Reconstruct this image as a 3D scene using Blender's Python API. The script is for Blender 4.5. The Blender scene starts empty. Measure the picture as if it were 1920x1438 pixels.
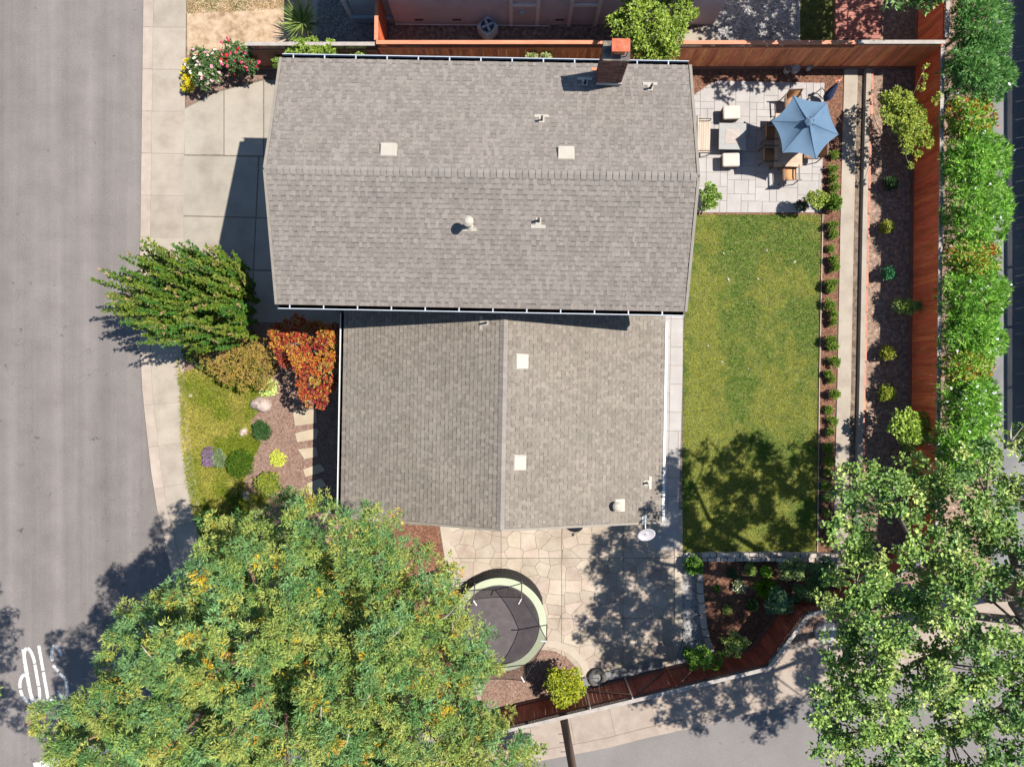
import bpy, math, random
import numpy as np
from mathutils import Vector, Matrix

R = math.radians
random.seed(7)
rng = np.random.default_rng(11)
SC = bpy.context.scene
COL = SC.collection

# ------------------------------------------------------------------ camera, sky, sun, exposure
CAM_H = 27.5            # drone height in metres
K = 48.4                # plan scale used when reading the survey: units per metre on the ground
cam_d = bpy.data.cameras.new('camera')
cam_d.sensor_width = 36.0
cam_d.lens = K * CAM_H / 1920 * 36.0
cam_d.clip_end = 2000
cam = bpy.data.objects.new('camera', cam_d)
cam.location = (0, 0, CAM_H)
COL.objects.link(cam)
SC.camera = cam

SUN_DIR = Vector((0.60, 0.12, 1.0)).normalized()      # towards the sun
elev = math.asin(SUN_DIR.z)
azim = math.atan2(SUN_DIR.x, SUN_DIR.y)               # clockwise from +Y
world = bpy.data.worlds.new('World')
SC.world = world
world.use_nodes = True
wn = world.node_tree.nodes
bg = wn['Background']
sky = wn.new('ShaderNodeTexSky')
sky.sky_type = 'NISHITA'
sky.sun_disc = False
sky.ozone_density = 5.0
sky.dust_density = 0.2
sky.air_density = 1.2
sky.sun_elevation = elev
sky.sun_rotation = azim
world.node_tree.links.new(sky.outputs[0], bg.inputs[0])
bg.inputs[1].default_value = 0.07
sun_d = bpy.data.lights.new('sun', 'SUN')
sun_d.energy = 4.6
sun_d.angle = R(0.55)
sun_d.color = (1.0, 0.95, 0.87)
sun = bpy.data.objects.new('sun', sun_d)
sun.rotation_euler = (-SUN_DIR).to_track_quat('-Z', 'Y').to_euler()
sun.location = (12, 4, 40)
COL.objects.link(sun)
SC.view_settings.view_transform = 'Standard'
SC.view_settings.look = 'None'
SC.view_settings.exposure = 1.12
SC.view_settings.gamma = 1.0
SC.view_settings.use_curve_mapping = False
SC.cycles.max_bounces = 6
SC.cycles.transparent_max_bounces = 12

# ------------------------------------------------------------------ helpers
G = 0.12                 # level of the yards, a kerb's step above the road

def P(x, y, z=0.0):
    """survey drawing position + height -> metres"""
    s = (1 - z / CAM_H) / K
    return Vector(((x - 960) * s, (719 - y) * s, z))

def GP(x, y, z=G):
    """position on the ground plan (same plan position for any height)"""
    p = P(x, y, G)
    return Vector((p.x, p.y, z))

WL = {}
def link(o, parent=None):
    COL.objects.link(o)
    if parent is not None:
        o.parent = parent
        o.matrix_parent_inverse = Matrix.Translation(-WL[parent.name])

def tag(o, label=None, cat=None, group=None, kind=None):
    if label: o['label'] = label
    if cat: o['category'] = cat
    if group: o['group'] = group
    if kind: o['kind'] = kind
    return o

def thing(name, label, cat, loc, group=None):
    o = bpy.data.objects.new(name, None)
    o.empty_display_size = 0.3
    o.location = loc
    COL.objects.link(o)
    WL[o.name] = Vector(loc)
    return tag(o, label, cat, group)

class MB:
    def __init__(self):
        self.v = []; self.f = []
    def add(self, vs, fs):
        n = len(self.v)
        self.v += [tuple(p) for p in vs]
        self.f += [tuple(i + n for i in f) for f in fs]
        return self
    def face(self, pts):
        return self.add(pts, [tuple(range(len(pts)))])
    def hexa(self, b, t):
        """b, t: four bottom points and four top points, counter-clockwise"""
        return self.add(list(b) + list(t), [(3, 2, 1, 0), (4, 5, 6, 7), (0, 1, 5, 4), (1, 2, 6, 5), (2, 3, 7, 6), (3, 0, 4, 7)])
    def box(self, c, s, rz=0.0, M=None):
        hx, hy, hz = s[0] / 2, s[1] / 2, s[2] / 2
        if M is None:
            M = Matrix.Translation(Vector(c)) @ Matrix.Rotation(rz, 4, 'Z')
        pts = [M @ Vector(p) for p in ((-hx, -hy, -hz), (hx, -hy, -hz), (hx, hy, -hz), (-hx, hy, -hz), (-hx, -hy, hz), (hx, -hy, hz), (hx, hy, hz), (-hx, hy, hz))]
        return self.hexa(pts[:4], pts[4:])
    def bar(self, a, b, w, h, up=(0, 0, 1)):
        a, b, up = Vector(a), Vector(b), Vector(up)
        d = (b - a).normalized()
        if abs(d.dot(up)) > 0.98: up = Vector((0, 1, 0))
        s = d.cross(up).normalized() * (w / 2)
        u = s.cross(d).normalized() * (h / 2)
        A = [a - s - u, a + s - u, a + s + u, a - s + u]
        B = [b - s - u, b + s - u, b + s + u, b - s + u]
        return self.add(A + B, [(0, 1, 2, 3), (7, 6, 5, 4), (1, 0, 4, 5), (2, 1, 5, 6), (3, 2, 6, 7), (0, 3, 7, 4)])
    def prism(self, poly, z0, z1, bottom=False):
        n = len(poly)
        area = sum(poly[i][0] * poly[(i + 1) % n][1] - poly[(i + 1) % n][0] * poly[i][1] for i in range(n))
        if area < 0: poly = poly[::-1]
        vs = [(p[0], p[1], z0) for p in poly] + [(p[0], p[1], z1) for p in poly]
        fs = [tuple(range(n, 2 * n))] + [(i, (i + 1) % n, n + (i + 1) % n, n + i) for i in range(n)]
        if bottom: fs.append(tuple(range(n - 1, -1, -1)))
        return self.add(vs, fs)
    def tube(self, pts, r, n=8, cap=True):
        pts = [Vector(p) for p in pts]
        if not hasattr(r, '__len__'): r = [r] * len(pts)
        base = len(self.v); ref = Vector((0.3, 0.2, 1)).normalized()
        for i, p in enumerate(pts):
            d = (pts[min(i + 1, len(pts) - 1)] - pts[max(i - 1, 0)]).normalized()
            if abs(d.dot(ref)) > 0.95: ref = Vector((1, 0.1, 0)).normalized()
            s = d.cross(ref).normalized(); u = s.cross(d)
            for k in range(n):
                a = 2 * math.pi * k / n
                self.v.append(tuple(p + (s * math.cos(a) + u * math.sin(a)) * r[i]))
        for i in range(len(pts) - 1):
            for k in range(n):
                a, b = base + i * n + k, base + i * n + (k + 1) % n
                self.f.append((a, b, b + n, a + n))
        if cap:
            self.f.append(tuple(base + k for k in range(n))[::-1])
            self.f.append(tuple(base + (len(pts) - 1) * n + k for k in range(n)))
        return self
    def lathe(self, prof, c, n=24, closed=False):
        c = Vector(c); base = len(self.v)
        for r, z in prof:
            for k in range(n):
                a = 2 * math.pi * k / n
                self.v.append((c.x + r * math.cos(a), c.y + r * math.sin(a), c.z + z))
        m = len(prof)
        for i in range(m if closed else m - 1):
            for k in range(n):
                a, b = base + i * n + k, base + i * n + (k + 1) % n
                a2, b2 = base + ((i + 1) % m) * n + k, base + ((i + 1) % m) * n + (k + 1) % n
                self.f.append((a, b, b2, a2))
        return self
    def mesh(self, name, mat, smooth=False):
        me = bpy.data.meshes.new(name)
        me.from_pydata(self.v, [], self.f)
        if mat: me.materials.append(mat)
        if smooth: me.polygons.foreach_set('use_smooth', [True] * len(me.polygons))
        me.update()
        return me
    def build(self, name, mat, parent=None, smooth=False, bevel=0.0, kind=None):
        a = np.array(self.v)
        o0 = np.array([(a[:, 0].min() + a[:, 0].max()) / 2, (a[:, 1].min() + a[:, 1].max()) / 2, a[:, 2].min()])
        self.v = [tuple(p) for p in a - o0]
        o = bpy.data.objects.new(name, self.mesh(name, mat, smooth))
        o.location = o0
        link(o, parent)
        WL[o.name] = Vector(o0)
        if bevel:
            b = o.modifiers.new('bevel', 'BEVEL'); b.width = bevel; b.segments = 2; b.limit_method = 'ANGLE'
        if kind: o['kind'] = kind
        return o

def put(mesh, name, parent, M):
    o = bpy.data.objects.new(name, mesh)
    link(o, parent)
    o.matrix_basis = M
    return o

def np_mesh(name, V, F, mat, parent=None, col=None, kind=None, smooth=False, mats=None, mi=None):
    """V (n,3); F (m,4) or (m,3); col (n,3) per vertex"""
    V = np.asarray(V, np.float32); F = np.asarray(F, np.int32)
    o0 = np.array([(V[:, 0].min() + V[:, 0].max()) / 2, (V[:, 1].min() + V[:, 1].max()) / 2, V[:, 2].min()], np.float32)
    me = bpy.data.meshes.new(name)
    k = F.shape[1]
    me.vertices.add(len(V)); me.vertices.foreach_set('co', (V - o0).ravel())
    me.loops.add(F.size); me.loops.foreach_set('vertex_index', F.ravel())
    me.polygons.add(len(F)); me.polygons.foreach_set('loop_start', np.arange(0, F.size, k, dtype=np.int32))
    me.polygons.foreach_set('use_smooth', np.full(len(F), smooth, bool))
    if col is not None:
        c = np.ones((len(V), 4), np.float32); c[:, :3] = col
        at = me.attributes.new('tint', 'FLOAT_COLOR', 'POINT'); at.data.foreach_set('color', c.ravel())
    for m_ in (mats or [mat]): me.materials.append(m_)
    if mi is not None: me.polygons.foreach_set('material_index', np.asarray(mi, np.int32))
    me.update(calc_edges=True); me.validate()
    o = bpy.data.objects.new(name, me)
    o.location = o0
    link(o, parent)
    WL[o.name] = Vector(o0)
    if kind: o['kind'] = kind
    return o

# polygons -----------------------------------------------------------
def clip(poly, a, b):
    """keep the part of poly left of a->b"""
    out = []
    n = len(poly)
    def sd(p): return (b[0] - a[0]) * (p[1] - a[1]) - (b[1] - a[1]) * (p[0] - a[0])
    for i in range(n):
        p, q = poly[i], poly[(i + 1) % n]
        sp, sq = sd(p), sd(q)
        if sp >= 0: out.append(p)
        if (sp > 0 > sq) or (sp < 0 < sq):
            t = sp / (sp - sq)
            out.append((p[0] + (q[0] - p[0]) * t, p[1] + (q[1] - p[1]) * t))
    return out
def ccw(poly):
    n = len(poly)
    a = sum(poly[i][0] * poly[(i + 1) % n][1] - poly[(i + 1) % n][0] * poly[i][1] for i in range(n))
    return poly if a > 0 else poly[::-1]
def area(poly):
    n = len(poly)
    return abs(sum(poly[i][0] * poly[(i + 1) % n][1] - poly[(i + 1) % n][0] * poly[i][1] for i in range(n))) / 2
def clip_convex(poly, c):
    c = ccw(c)
    for i in range(len(c)):
        if len(poly) < 3: return []
        poly = clip(poly, c[i], c[(i + 1) % len(c)])
    return poly
def inset(poly, d):
    poly = ccw(poly); src = poly
    for i in range(len(src)):
        a, b = src[i], src[(i + 1) % len(src)]
        l = math.hypot(b[0] - a[0], b[1] - a[1])
        if l < 1e-6: continue
        nx, ny = -(b[1] - a[1]) / l * d, (b[0] - a[0]) / l * d
        poly = clip(poly, (a[0] + nx, a[1] + ny), (b[0] + nx, b[1] + ny))
        if len(poly) < 3: return []
    return poly
def in_poly(pts, poly):
    x, y = pts[:, 0], pts[:, 1]
    ins = np.zeros(len(pts), bool)
    n = len(poly)
    for i in range(n):
        x0, y0 = poly[i][0], poly[i][1]; x1, y1 = poly[(i + 1) % n][0], poly[(i + 1) % n][1]
        if y0 == y1: continue
        c = (y0 > y) != (y1 > y)
        ins ^= c & (x < (x1 - x0) * (y - y0) / (y1 - y0) + x0)
    return ins
def edge_dist(q, poly):
    best = 1e9
    for i in range(len(poly)):
        a, b = np.array(poly[i], float), np.array(poly[(i + 1) % len(poly)], float)
        t = np.clip(np.dot(q - a, b - a) / max(1e-9, np.dot(b - a, b - a)), 0, 1); best = min(best, np.hypot(*(q - a - (b - a) * t)))
    return best
def xy(pts, z=G):
    return [tuple(GP(x, y, z)[:2]) for x, y in pts]

_ng = rng.random((64, 64))
def vnoise(x, y):
    xi = np.floor(x).astype(int); yi = np.floor(y).astype(int)
    fx = x - xi; fy = y - yi
    fx = fx * fx * (3 - 2 * fx); fy = fy * fy * (3 - 2 * fy)
    g = lambda a, b: _ng[a % 64, b % 64]
    return (g(xi, yi) * (1 - fx) + g(xi + 1, yi) * fx) * (1 - fy) + (g(xi, yi + 1) * (1 - fx) + g(xi + 1, yi + 1) * fx) * fy

# materials ----------------------------------------------------------
def mk(name, cols, scale=4.0, detail=5, rough=0.85, bump=0.15, bscale=40.0, obj=0.0, isl=0.0, big=0.0, bigs=0.35,
       stretch=(1, 1, 1), bstretch=None, metal=0.0, spec=0.3, contrast=(0.3, 0.7), speck=0.0, specks=90.0, hue=0.0, bigstretch=(1, 1, 1), spots=0.0):
    m = bpy.data.materials.new(name); m.use_nodes = True
    nt = m.node_tree; N = nt.nodes; L = nt.links
    p = N['Principled BSDF']
    p.inputs['Roughness'].default_value = rough
    p.inputs['Metallic'].default_value = metal
    p.inputs['Specular IOR Level'].default_value = spec
    geo = N.new('ShaderNodeNewGeometry')
    def noise(sc, st, det=detail):
        vm = N.new('ShaderNodeVectorMath'); vm.operation = 'MULTIPLY'
        L.new(geo.outputs['Position'], vm.inputs[0]); vm.inputs[1].default_value = st
        t = N.new('ShaderNodeTexNoise'); t.inputs['Scale'].default_value = sc; t.inputs['Detail'].default_value = det
        t.inputs['Roughness'].default_value = 0.62
        L.new(vm.outputs[0], t.inputs['Vector'])
        return t.outputs['Fac']
    ramp = N.new('ShaderNodeValToRGB')
    n = len(cols); e = ramp.color_ramp.elements
    while len(e) < n: e.new(0.5)
    for i, c in enumerate(cols):
        e[i].position = contrast[0] + (contrast[1] - contrast[0]) * (i / max(1, n - 1))
        e[i].color = (*c, 1)
    fac = noise(scale, stretch)
    oi = N.new('ShaderNodeObjectInfo')
    def math_(op, a, b):
        t = N.new('ShaderNodeMath'); t.operation = op
        for i, v in enumerate((a, b)):
            if isinstance(v, (int, float)): t.inputs[i].default_value = v
            else: L.new(v, t.inputs[i])
        return t.outputs[0]
    L.new(fac, ramp.inputs[0])
    gain = None
    def mulgain(v):
        nonlocal gain
        gain = v if gain is None else math_('MULTIPLY', gain, v)
    rnd = None
    if isl or obj or hue:
        rnd = math_('FRACT', math_('ADD', geo.outputs['Random Per Island'], oi.outputs['Random']), 0.0)
    if isl or obj:
        a = max(isl, obj)
        mulgain(math_('ADD', math_('MULTIPLY', rnd, 2 * a), 1 - a))
    if big:
        mulgain(math_('ADD', math_('MULTIPLY', noise(bigs, bigstretch, 5), 4 * big), 1 - 2 * big))
    if speck:
        mulgain(math_('ADD', math_('MULTIPLY', noise(specks, (1, 1, 1), 2), 4 * speck), 1 - 2 * speck))
    if spots:                                            # oil drips and tar spots
        st = math_('SUBTRACT', noise(1.7, (1, 1, 1), 4), 0.66); st = math_('MULTIPLY', st, 14.0)
        cl = N.new('ShaderNodeClamp'); L.new(st, cl.inputs[0]); mulgain(math_('SUBTRACT', 1.0, math_('MULTIPLY', cl.outputs[0], spots)))
        vr = N.new('ShaderNodeTexVoronoi'); vr.feature = 'DISTANCE_TO_EDGE'; vr.inputs['Scale'].default_value = 0.16
        wv = N.new('ShaderNodeVectorMath'); wv.operation = 'ADD'
        nz = N.new('ShaderNodeTexNoise'); nz.inputs['Scale'].default_value = 1.3; nz.inputs['Detail'].default_value = 6; L.new(geo.outputs['Position'], nz.inputs['Vector'])
        L.new(geo.outputs['Position'], wv.inputs[0]); L.new(nz.outputs['Color'], wv.inputs[1]); L.new(wv.outputs[0], vr.inputs['Vector'])
        ck = math_('LESS_THAN', vr.outputs[0], 0.0011); mulgain(math_('SUBTRACT', 1.0, math_('MULTIPLY', ck, spots * 0.3)))
    out = ramp.outputs[0]
    if gain is not None:
        vs = N.new('ShaderNodeVectorMath'); vs.operation = 'SCALE'
        L.new(out, vs.inputs[0]); L.new(gain, vs.inputs['Scale']); out = vs.outputs[0]
    if hue:
        hs = N.new('ShaderNodeHueSaturation')
        r2 = math_('FRACT', math_('MULTIPLY', rnd, 7.13), 0.0)
        L.new(math_('ADD', math_('MULTIPLY', r2, hue), 0.5 - hue / 2), hs.inputs['Hue'])
        L.new(out, hs.inputs['Color']); out = hs.outputs[0]
    L.new(out, p.inputs['Base Color'])
    if bump:
        b = N.new('ShaderNodeBump'); b.inputs['Strength'].default_value = bump; b.inputs['Distance'].default_value = 0.03
        L.new(noise(bscale, bstretch or stretch), b.inputs['Height'])
        L.new(b.outputs[0], p.inputs['Normal'])
    return m

def leafmat(name, trans=0.25, rough=0.5, spec=0.35):
    m = bpy.data.materials.new(name); m.use_nodes = True
    nt = m.node_tree; N = nt.nodes; L = nt.links
    p = N['Principled BSDF']; out = N['Material Output']
    at = N.new('ShaderNodeAttribute'); at.attribute_name = 'tint'
    L.new(at.outputs['Color'], p.inputs['Base Color'])
    p.inputs['Roughness'].default_value = rough; p.inputs['Specular IOR Level'].default_value = spec
    tr = N.new('ShaderNodeBsdfTranslucent'); L.new(at.outputs['Color'], tr.inputs['Color'])
    mx = N.new('ShaderNodeMixShader'); mx.inputs[0].default_value = trans
    L.new(p.outputs[0], mx.inputs[1]); L.new(tr.outputs[0], mx.inputs[2]); L.new(mx.outputs[0], out.inputs['Surface'])
    return m

def netmat(name, col, alpha):
    m = bpy.data.materials.new(name); m.use_nodes = True
    nt = m.node_tree; N = nt.nodes; L = nt.links
    p = N['Principled BSDF']; out = N['Material Output']
    p.inputs['Base Color'].default_value = (*col, 1); p.inputs['Roughness'].default_value = 0.8
    t = N.new('ShaderNodeBsdfTransparent'); mx = N.new('ShaderNodeMixShader'); mx.inputs[0].default_value = alpha
    L.new(t.outputs[0], mx.inputs[1]); L.new(p.outputs[0], mx.inputs[2]); L.new(mx.outputs[0], out.inputs['Surface'])
    return m

M = {}
M['soil'] = mk('soil', [(0.06, 0.038, 0.026), (0.12, 0.085, 0.06), (0.2, 0.15, 0.11)], 6, bump=0.5, bscale=30, big=0.15, speck=0.25, specks=40)
M['dry'] = mk('dry_lawn', [(0.17, 0.1105, 0.0638), (0.306, 0.2167, 0.1403), (0.3825, 0.289, 0.204)], 3.2, bump=0.3, bscale=40, big=0.1, bigs=1.0, speck=0.12, specks=35)
M['asphalt'] = mk('asphalt', [(0.1227, 0.1079, 0.1011), (0.1381, 0.1221, 0.1149), (0.1534, 0.1361, 0.1288)], 0.9, rough=0.9, bump=0.25, bscale=120, big=0.26, bigs=0.9, bigstretch=(1.1, 0.02, 1), speck=0.2, specks=22, contrast=(0.3, 0.7), spots=0.5)
M['asphalt2'] = mk('asphalt_side', [(0.1339, 0.1215, 0.1166), (0.1589, 0.1465, 0.1402)], 0.6, rough=0.9, bump=0.25, bscale=120, speck=0.17, specks=24, big=0.06, spots=0.35)
M['lane'] = mk('lane_asphalt', [(0.12, 0.12, 0.124), (0.176, 0.172, 0.168)], 0.8, rough=0.9, bump=0.2, bscale=120, speck=0.12)
M['concrete'] = mk('concrete', [(0.2147, 0.1817, 0.1459), (0.2563, 0.2195, 0.1778), (0.284, 0.2469, 0.2037)], 1.6, bump=0.1, bscale=60, obj=0.06, big=0.07, speck=0.05, specks=60)
M['drive'] = mk('drive_concrete', [(0.1991, 0.1732, 0.1414), (0.2505, 0.2212, 0.1808), (0.28, 0.247, 0.2046)], 0.9, bump=0.1, bscale=60, obj=0.07, big=0.07, speck=0.04, specks=60)
M['joint'] = mk('joint_dirt', [(0.1, 0.08, 0.062), (0.16, 0.135, 0.105)], 8)
M['curb'] = mk('curb_concrete', [(0.2442, 0.1998, 0.1628), (0.3108, 0.2591, 0.2146)], 2.5, bump=0.15, bscale=50, obj=0.05, speck=0.08)
M['pinkcurb'] = mk('pink_concrete', [(0.2238, 0.1798, 0.1482), (0.2888, 0.2372, 0.1949)], 2.5, bump=0.15, bscale=50, obj=0.05, speck=0.08)
M['paint'] = mk('road_paint', [(0.3624, 0.3624, 0.3485), (0.5018, 0.5018, 0.4879)], 7, rough=0.7, speck=0.1, specks=50)
M['paver'] = mk('paver', [(0.2599, 0.2399, 0.2278), (0.3066, 0.2866, 0.2754)], 2.2, bump=0.12, bscale=45, obj=0.05, speck=0.04)
M['stamp'] = mk('stamped_concrete', [(0.2391, 0.1882, 0.1464), (0.2989, 0.2463, 0.1951), (0.3321, 0.2805, 0.2327)], 1.3, bump=0.25, bscale=16, obj=0.12, big=0.1, bigs=0.7, hue=0.02, speck=0.06, specks=12)
M['stampedge'] = mk('patio_border', [(0.288, 0.24, 0.192), (0.336, 0.288, 0.232)], 2, bump=0.1)
M['flag'] = mk('stepping_stone', [(0.2706, 0.2132, 0.1476), (0.3444, 0.287, 0.205)], 2.5, bump=0.2, bscale=20, obj=0.08)
M['rock'] = mk('rock', [(0.2214, 0.164, 0.1394), (0.328, 0.2624, 0.2296), (0.41, 0.3444, 0.3116)], 5, bump=0.5, bscale=14, obj=0.1)
M['wallstone'] = mk('wall_stone', [(0.2788, 0.2378, 0.1968), (0.3936, 0.3526, 0.3034)], 4, bump=0.35, bscale=18, obj=0.14)
M['mulch'] = mk('mulch', [(0.05, 0.024, 0.014), (0.13, 0.06, 0.036), (0.24, 0.12, 0.075)], 14, bump=0.9, bscale=38, big=0.1, speck=0.3, specks=26)
M['mulchpale'] = mk('pale_mulch', [(0.0936, 0.054, 0.0396), (0.1692, 0.108, 0.0828), (0.2376, 0.162, 0.1296)], 12, bump=0.7, bscale=38, big=0.08, speck=0.25, specks=28)
M['chip'] = mk('bark_chip', [(0.1, 0.04, 0.022), (0.24, 0.12, 0.075)], 3, isl=0.5)
M['chippale'] = mk('pale_bark_chip', [(0.1445, 0.0795, 0.0542), (0.2601, 0.1697, 0.13)], 3, isl=0.4)
M['dark_soil'] = mk('bank_soil', [(0.0945, 0.0628, 0.0485), (0.1891, 0.1271, 0.0943), (0.3439, 0.2392, 0.175)], 7, bump=0.8, bscale=26, speck=0.3, specks=30)
M['gravel'] = mk('gravel', [(0.143, 0.1375, 0.1375), (0.308, 0.297, 0.2915), (0.462, 0.451, 0.44)], 25, bump=0.8, bscale=30)
M['pebble'] = mk('pebble', [(0.17, 0.1615, 0.1573), (0.306, 0.2932, 0.2805)], 4, isl=0.55)
M['turf'] = mk('turf', [(0.06, 0.075, 0.014), (0.13, 0.14, 0.035)], 5, bump=0.4, bscale=50)
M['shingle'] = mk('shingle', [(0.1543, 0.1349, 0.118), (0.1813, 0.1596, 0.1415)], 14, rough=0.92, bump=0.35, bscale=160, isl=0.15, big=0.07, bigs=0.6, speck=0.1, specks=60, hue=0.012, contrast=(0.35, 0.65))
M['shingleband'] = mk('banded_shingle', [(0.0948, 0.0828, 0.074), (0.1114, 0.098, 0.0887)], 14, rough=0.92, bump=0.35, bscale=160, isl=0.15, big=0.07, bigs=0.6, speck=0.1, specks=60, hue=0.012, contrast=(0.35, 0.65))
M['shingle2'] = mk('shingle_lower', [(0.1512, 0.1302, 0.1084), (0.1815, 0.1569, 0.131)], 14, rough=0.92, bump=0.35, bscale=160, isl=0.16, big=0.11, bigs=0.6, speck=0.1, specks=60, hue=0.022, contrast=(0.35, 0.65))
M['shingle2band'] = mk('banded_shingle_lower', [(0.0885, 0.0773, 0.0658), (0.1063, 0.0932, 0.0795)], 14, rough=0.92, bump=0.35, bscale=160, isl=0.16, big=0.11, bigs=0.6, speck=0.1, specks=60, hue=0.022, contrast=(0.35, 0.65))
M['cap'] = mk('ridge_shingle', [(0.1647, 0.1454, 0.1289), (0.1951, 0.1726, 0.155)], 12, rough=0.92, bump=0.3, bscale=160, obj=0.1, speck=0.1, specks=120)
M['underlay'] = mk('roof_deck', [(0.09, 0.08, 0.072), (0.12, 0.108, 0.098)], 5)
M['white'] = mk('white_paint', [(0.4971, 0.4898, 0.4751), (0.5556, 0.5482, 0.5336)], 3, rough=0.55, bump=0.03, big=0.05, bigs=2)
M['cream'] = mk('cream_metal', [(0.3035, 0.2718, 0.2287), (0.3349, 0.3025, 0.2585)], 3, rough=0.5, bump=0.02, big=0.05, bigs=4)
M['fascia'] = mk('fascia', [(0.17, 0.15, 0.125), (0.21, 0.185, 0.155)], 4, rough=0.7)
M['gutter_in'] = mk('shaded_trough', [(0.05, 0.06, 0.075), (0.09, 0.1, 0.12)], 6, rough=0.4)  # shade and sky reflection inside the trough put into the metal colour
M['gutterdirt'] = mk('gutter_litter', [(0.08, 0.035, 0.025), (0.2, 0.1, 0.07)], 15, rough=0.9)
M['stucco'] = mk('stucco', [(0.42, 0.38, 0.32), (0.47, 0.43, 0.37)], 3, bump=0.2, bscale=90)
M['glass'] = mk('window_glass', [(0.02, 0.025, 0.03), (0.03, 0.035, 0.04)], 1, rough=0.06, bump=0, spec=0.6)
M['black'] = mk('black_plastic', [(0.008, 0.008, 0.009), (0.016, 0.016, 0.017)], 6, rough=0.5, bump=0.05)
M['pipe'] = mk('vent_pipe', [(0.02, 0.02, 0.022), (0.035, 0.035, 0.038)], 6, rough=0.45, bump=0.03)
M['brick'] = mk('brick', [(0.1, 0.045, 0.036), (0.17, 0.075, 0.055), (0.2, 0.105, 0.08)], 7, bump=0.3, bscale=30, obj=0.35)
M['mortar'] = mk('mortar', [(0.13, 0.12, 0.11), (0.2, 0.185, 0.17)], 8)
M['soot'] = mk('chimney_crown', [(0.04, 0.038, 0.035), (0.1, 0.09, 0.08), (0.23, 0.19, 0.13)], 5, bump=0.3)
M['rust'] = mk('rusty_cap', [(0.24, 0.044, 0.016), (0.336, 0.08, 0.032), (0.4, 0.128, 0.072)], 6, rough=0.6, bump=0.1)
M['fence'] = mk('fence_board', [(0.336, 0.0965, 0.04), (0.56, 0.1855, 0.077), (0.7, 0.2671, 0.1232)], 3.5, rough=0.65, bump=0.2, bscale=14, stretch=(5, 5, 0.5), obj=0.28, hue=0.02)
M['fencered'] = mk('red_fence_board', [(0.39, 0.0715, 0.0286), (0.585, 0.13, 0.052), (0.65, 0.1625, 0.0715)], 3, rough=0.6, bump=0.15, bscale=14, stretch=(5, 5, 0.5), obj=0.2, hue=0.012)
M['fencedark'] = mk('dark_fence_board', [(0.1725, 0.0391, 0.023), (0.276, 0.0644, 0.0379), (0.3565, 0.0978, 0.0575)], 3.5, rough=0.6, bump=0.2, bscale=14, stretch=(5, 5, 0.5), obj=0.25)
M['fencebrown'] = mk('brown_fence_board', [(0.14, 0.062, 0.038), (0.2, 0.09, 0.055)], 3.5, rough=0.7, bump=0.2, stretch=(5, 5, 0.5), obj=0.15)
M['fencecap'] = mk('fence_cap', [(0.368, 0.136, 0.072), (0.448, 0.2, 0.12)], 3, rough=0.6, bump=0.1, stretch=(0.5, 4, 1))
M['fencegrey'] = mk('weathered_cap', [(0.216, 0.188, 0.168), (0.32, 0.288, 0.264)], 4, rough=0.8, bump=0.2)
M['rail'] = mk('fence_rail', [(0.13, 0.06, 0.045), (0.2, 0.1, 0.075)], 4, rough=0.7, bump=0.15)
M['lattice'] = mk('lattice', [(0.14, 0.05, 0.03), (0.22, 0.085, 0.05)], 6, rough=0.7)
M['latticedark'] = mk('dark_lattice', [(0.04, 0.03, 0.026), (0.07, 0.05, 0.045)], 6, rough=0.7)
M['deck'] = mk('deck_plank', [(0.2, 0.065, 0.045), (0.28, 0.1, 0.07)], 3, rough=0.6, bump=0.15, stretch=(0.5, 5, 1), obj=0.12)
M['taupe'] = mk('taupe_wall', [(0.4592, 0.3965, 0.3918), (0.5476, 0.478, 0.4863)], 2, bump=0.2, bscale=80, big=0.05)
M['trim'] = mk('pink_trim', [(0.6588, 0.5578, 0.5049), (0.7437, 0.6471, 0.5967)], 3, rough=0.6, bump=0.05)
M['bluewall'] = mk('blue_grey_siding', [(0.299, 0.39, 0.442), (0.351, 0.4485, 0.507)], 2, bump=0.1)
M['acmetal'] = mk('painted_metal', [(0.36, 0.4, 0.41), (0.46, 0.5, 0.51)], 5, rough=0.5, bump=0.05)
M['canopy'] = mk('parasol_cloth', [(0.0667, 0.1167, 0.1801), (0.0826, 0.1371, 0.2052)], 2.5, rough=0.8, bump=0.08, bscale=12)
M['canopyband'] = mk('parasol_seam', [(0.045, 0.0872, 0.1462), (0.0562, 0.1013, 0.1688)], 3, rough=0.8)
M['navy'] = mk('navy_cloth', [(0.012, 0.018, 0.045), (0.03, 0.045, 0.1)], 8, rough=0.8)
M['teak'] = mk('bench_slat', [(0.3116, 0.246, 0.1886), (0.3936, 0.3198, 0.2542)], 4, rough=0.7, bump=0.15, stretch=(4, 0.5, 1), obj=0.06)
M['iron'] = mk('dark_iron', [(0.02, 0.019, 0.018), (0.04, 0.038, 0.036)], 6, rough=0.5)
M['cushion'] = mk('cushion', [(0.3637, 0.3182, 0.2793), (0.4156, 0.3702, 0.3312)], 4, rough=0.9, bump=0.08, bscale=30)
M['wicker'] = mk('wicker', [(0.05, 0.035, 0.027), (0.12, 0.085, 0.065)], 30, rough=0.7, bump=0.5, bscale=60)
M['greytop'] = mk('stone_top', [(0.1955, 0.1913, 0.1827), (0.2465, 0.2422, 0.2338)], 5, rough=0.6, bump=0.06)
M['lava'] = mk('table_inlay', [(0.24, 0.2, 0.18), (0.33, 0.28, 0.25)], 9, rough=0.7, bump=0.1)
M['frame'] = mk('brown_frame', [(0.075, 0.045, 0.03), (0.11, 0.068, 0.047)], 6, rough=0.5)
M['sling'] = mk('tan_sling', [(0.34, 0.17, 0.075), (0.42, 0.22, 0.1)], 5, rough=0.8, bump=0.08, bscale=60)
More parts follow.
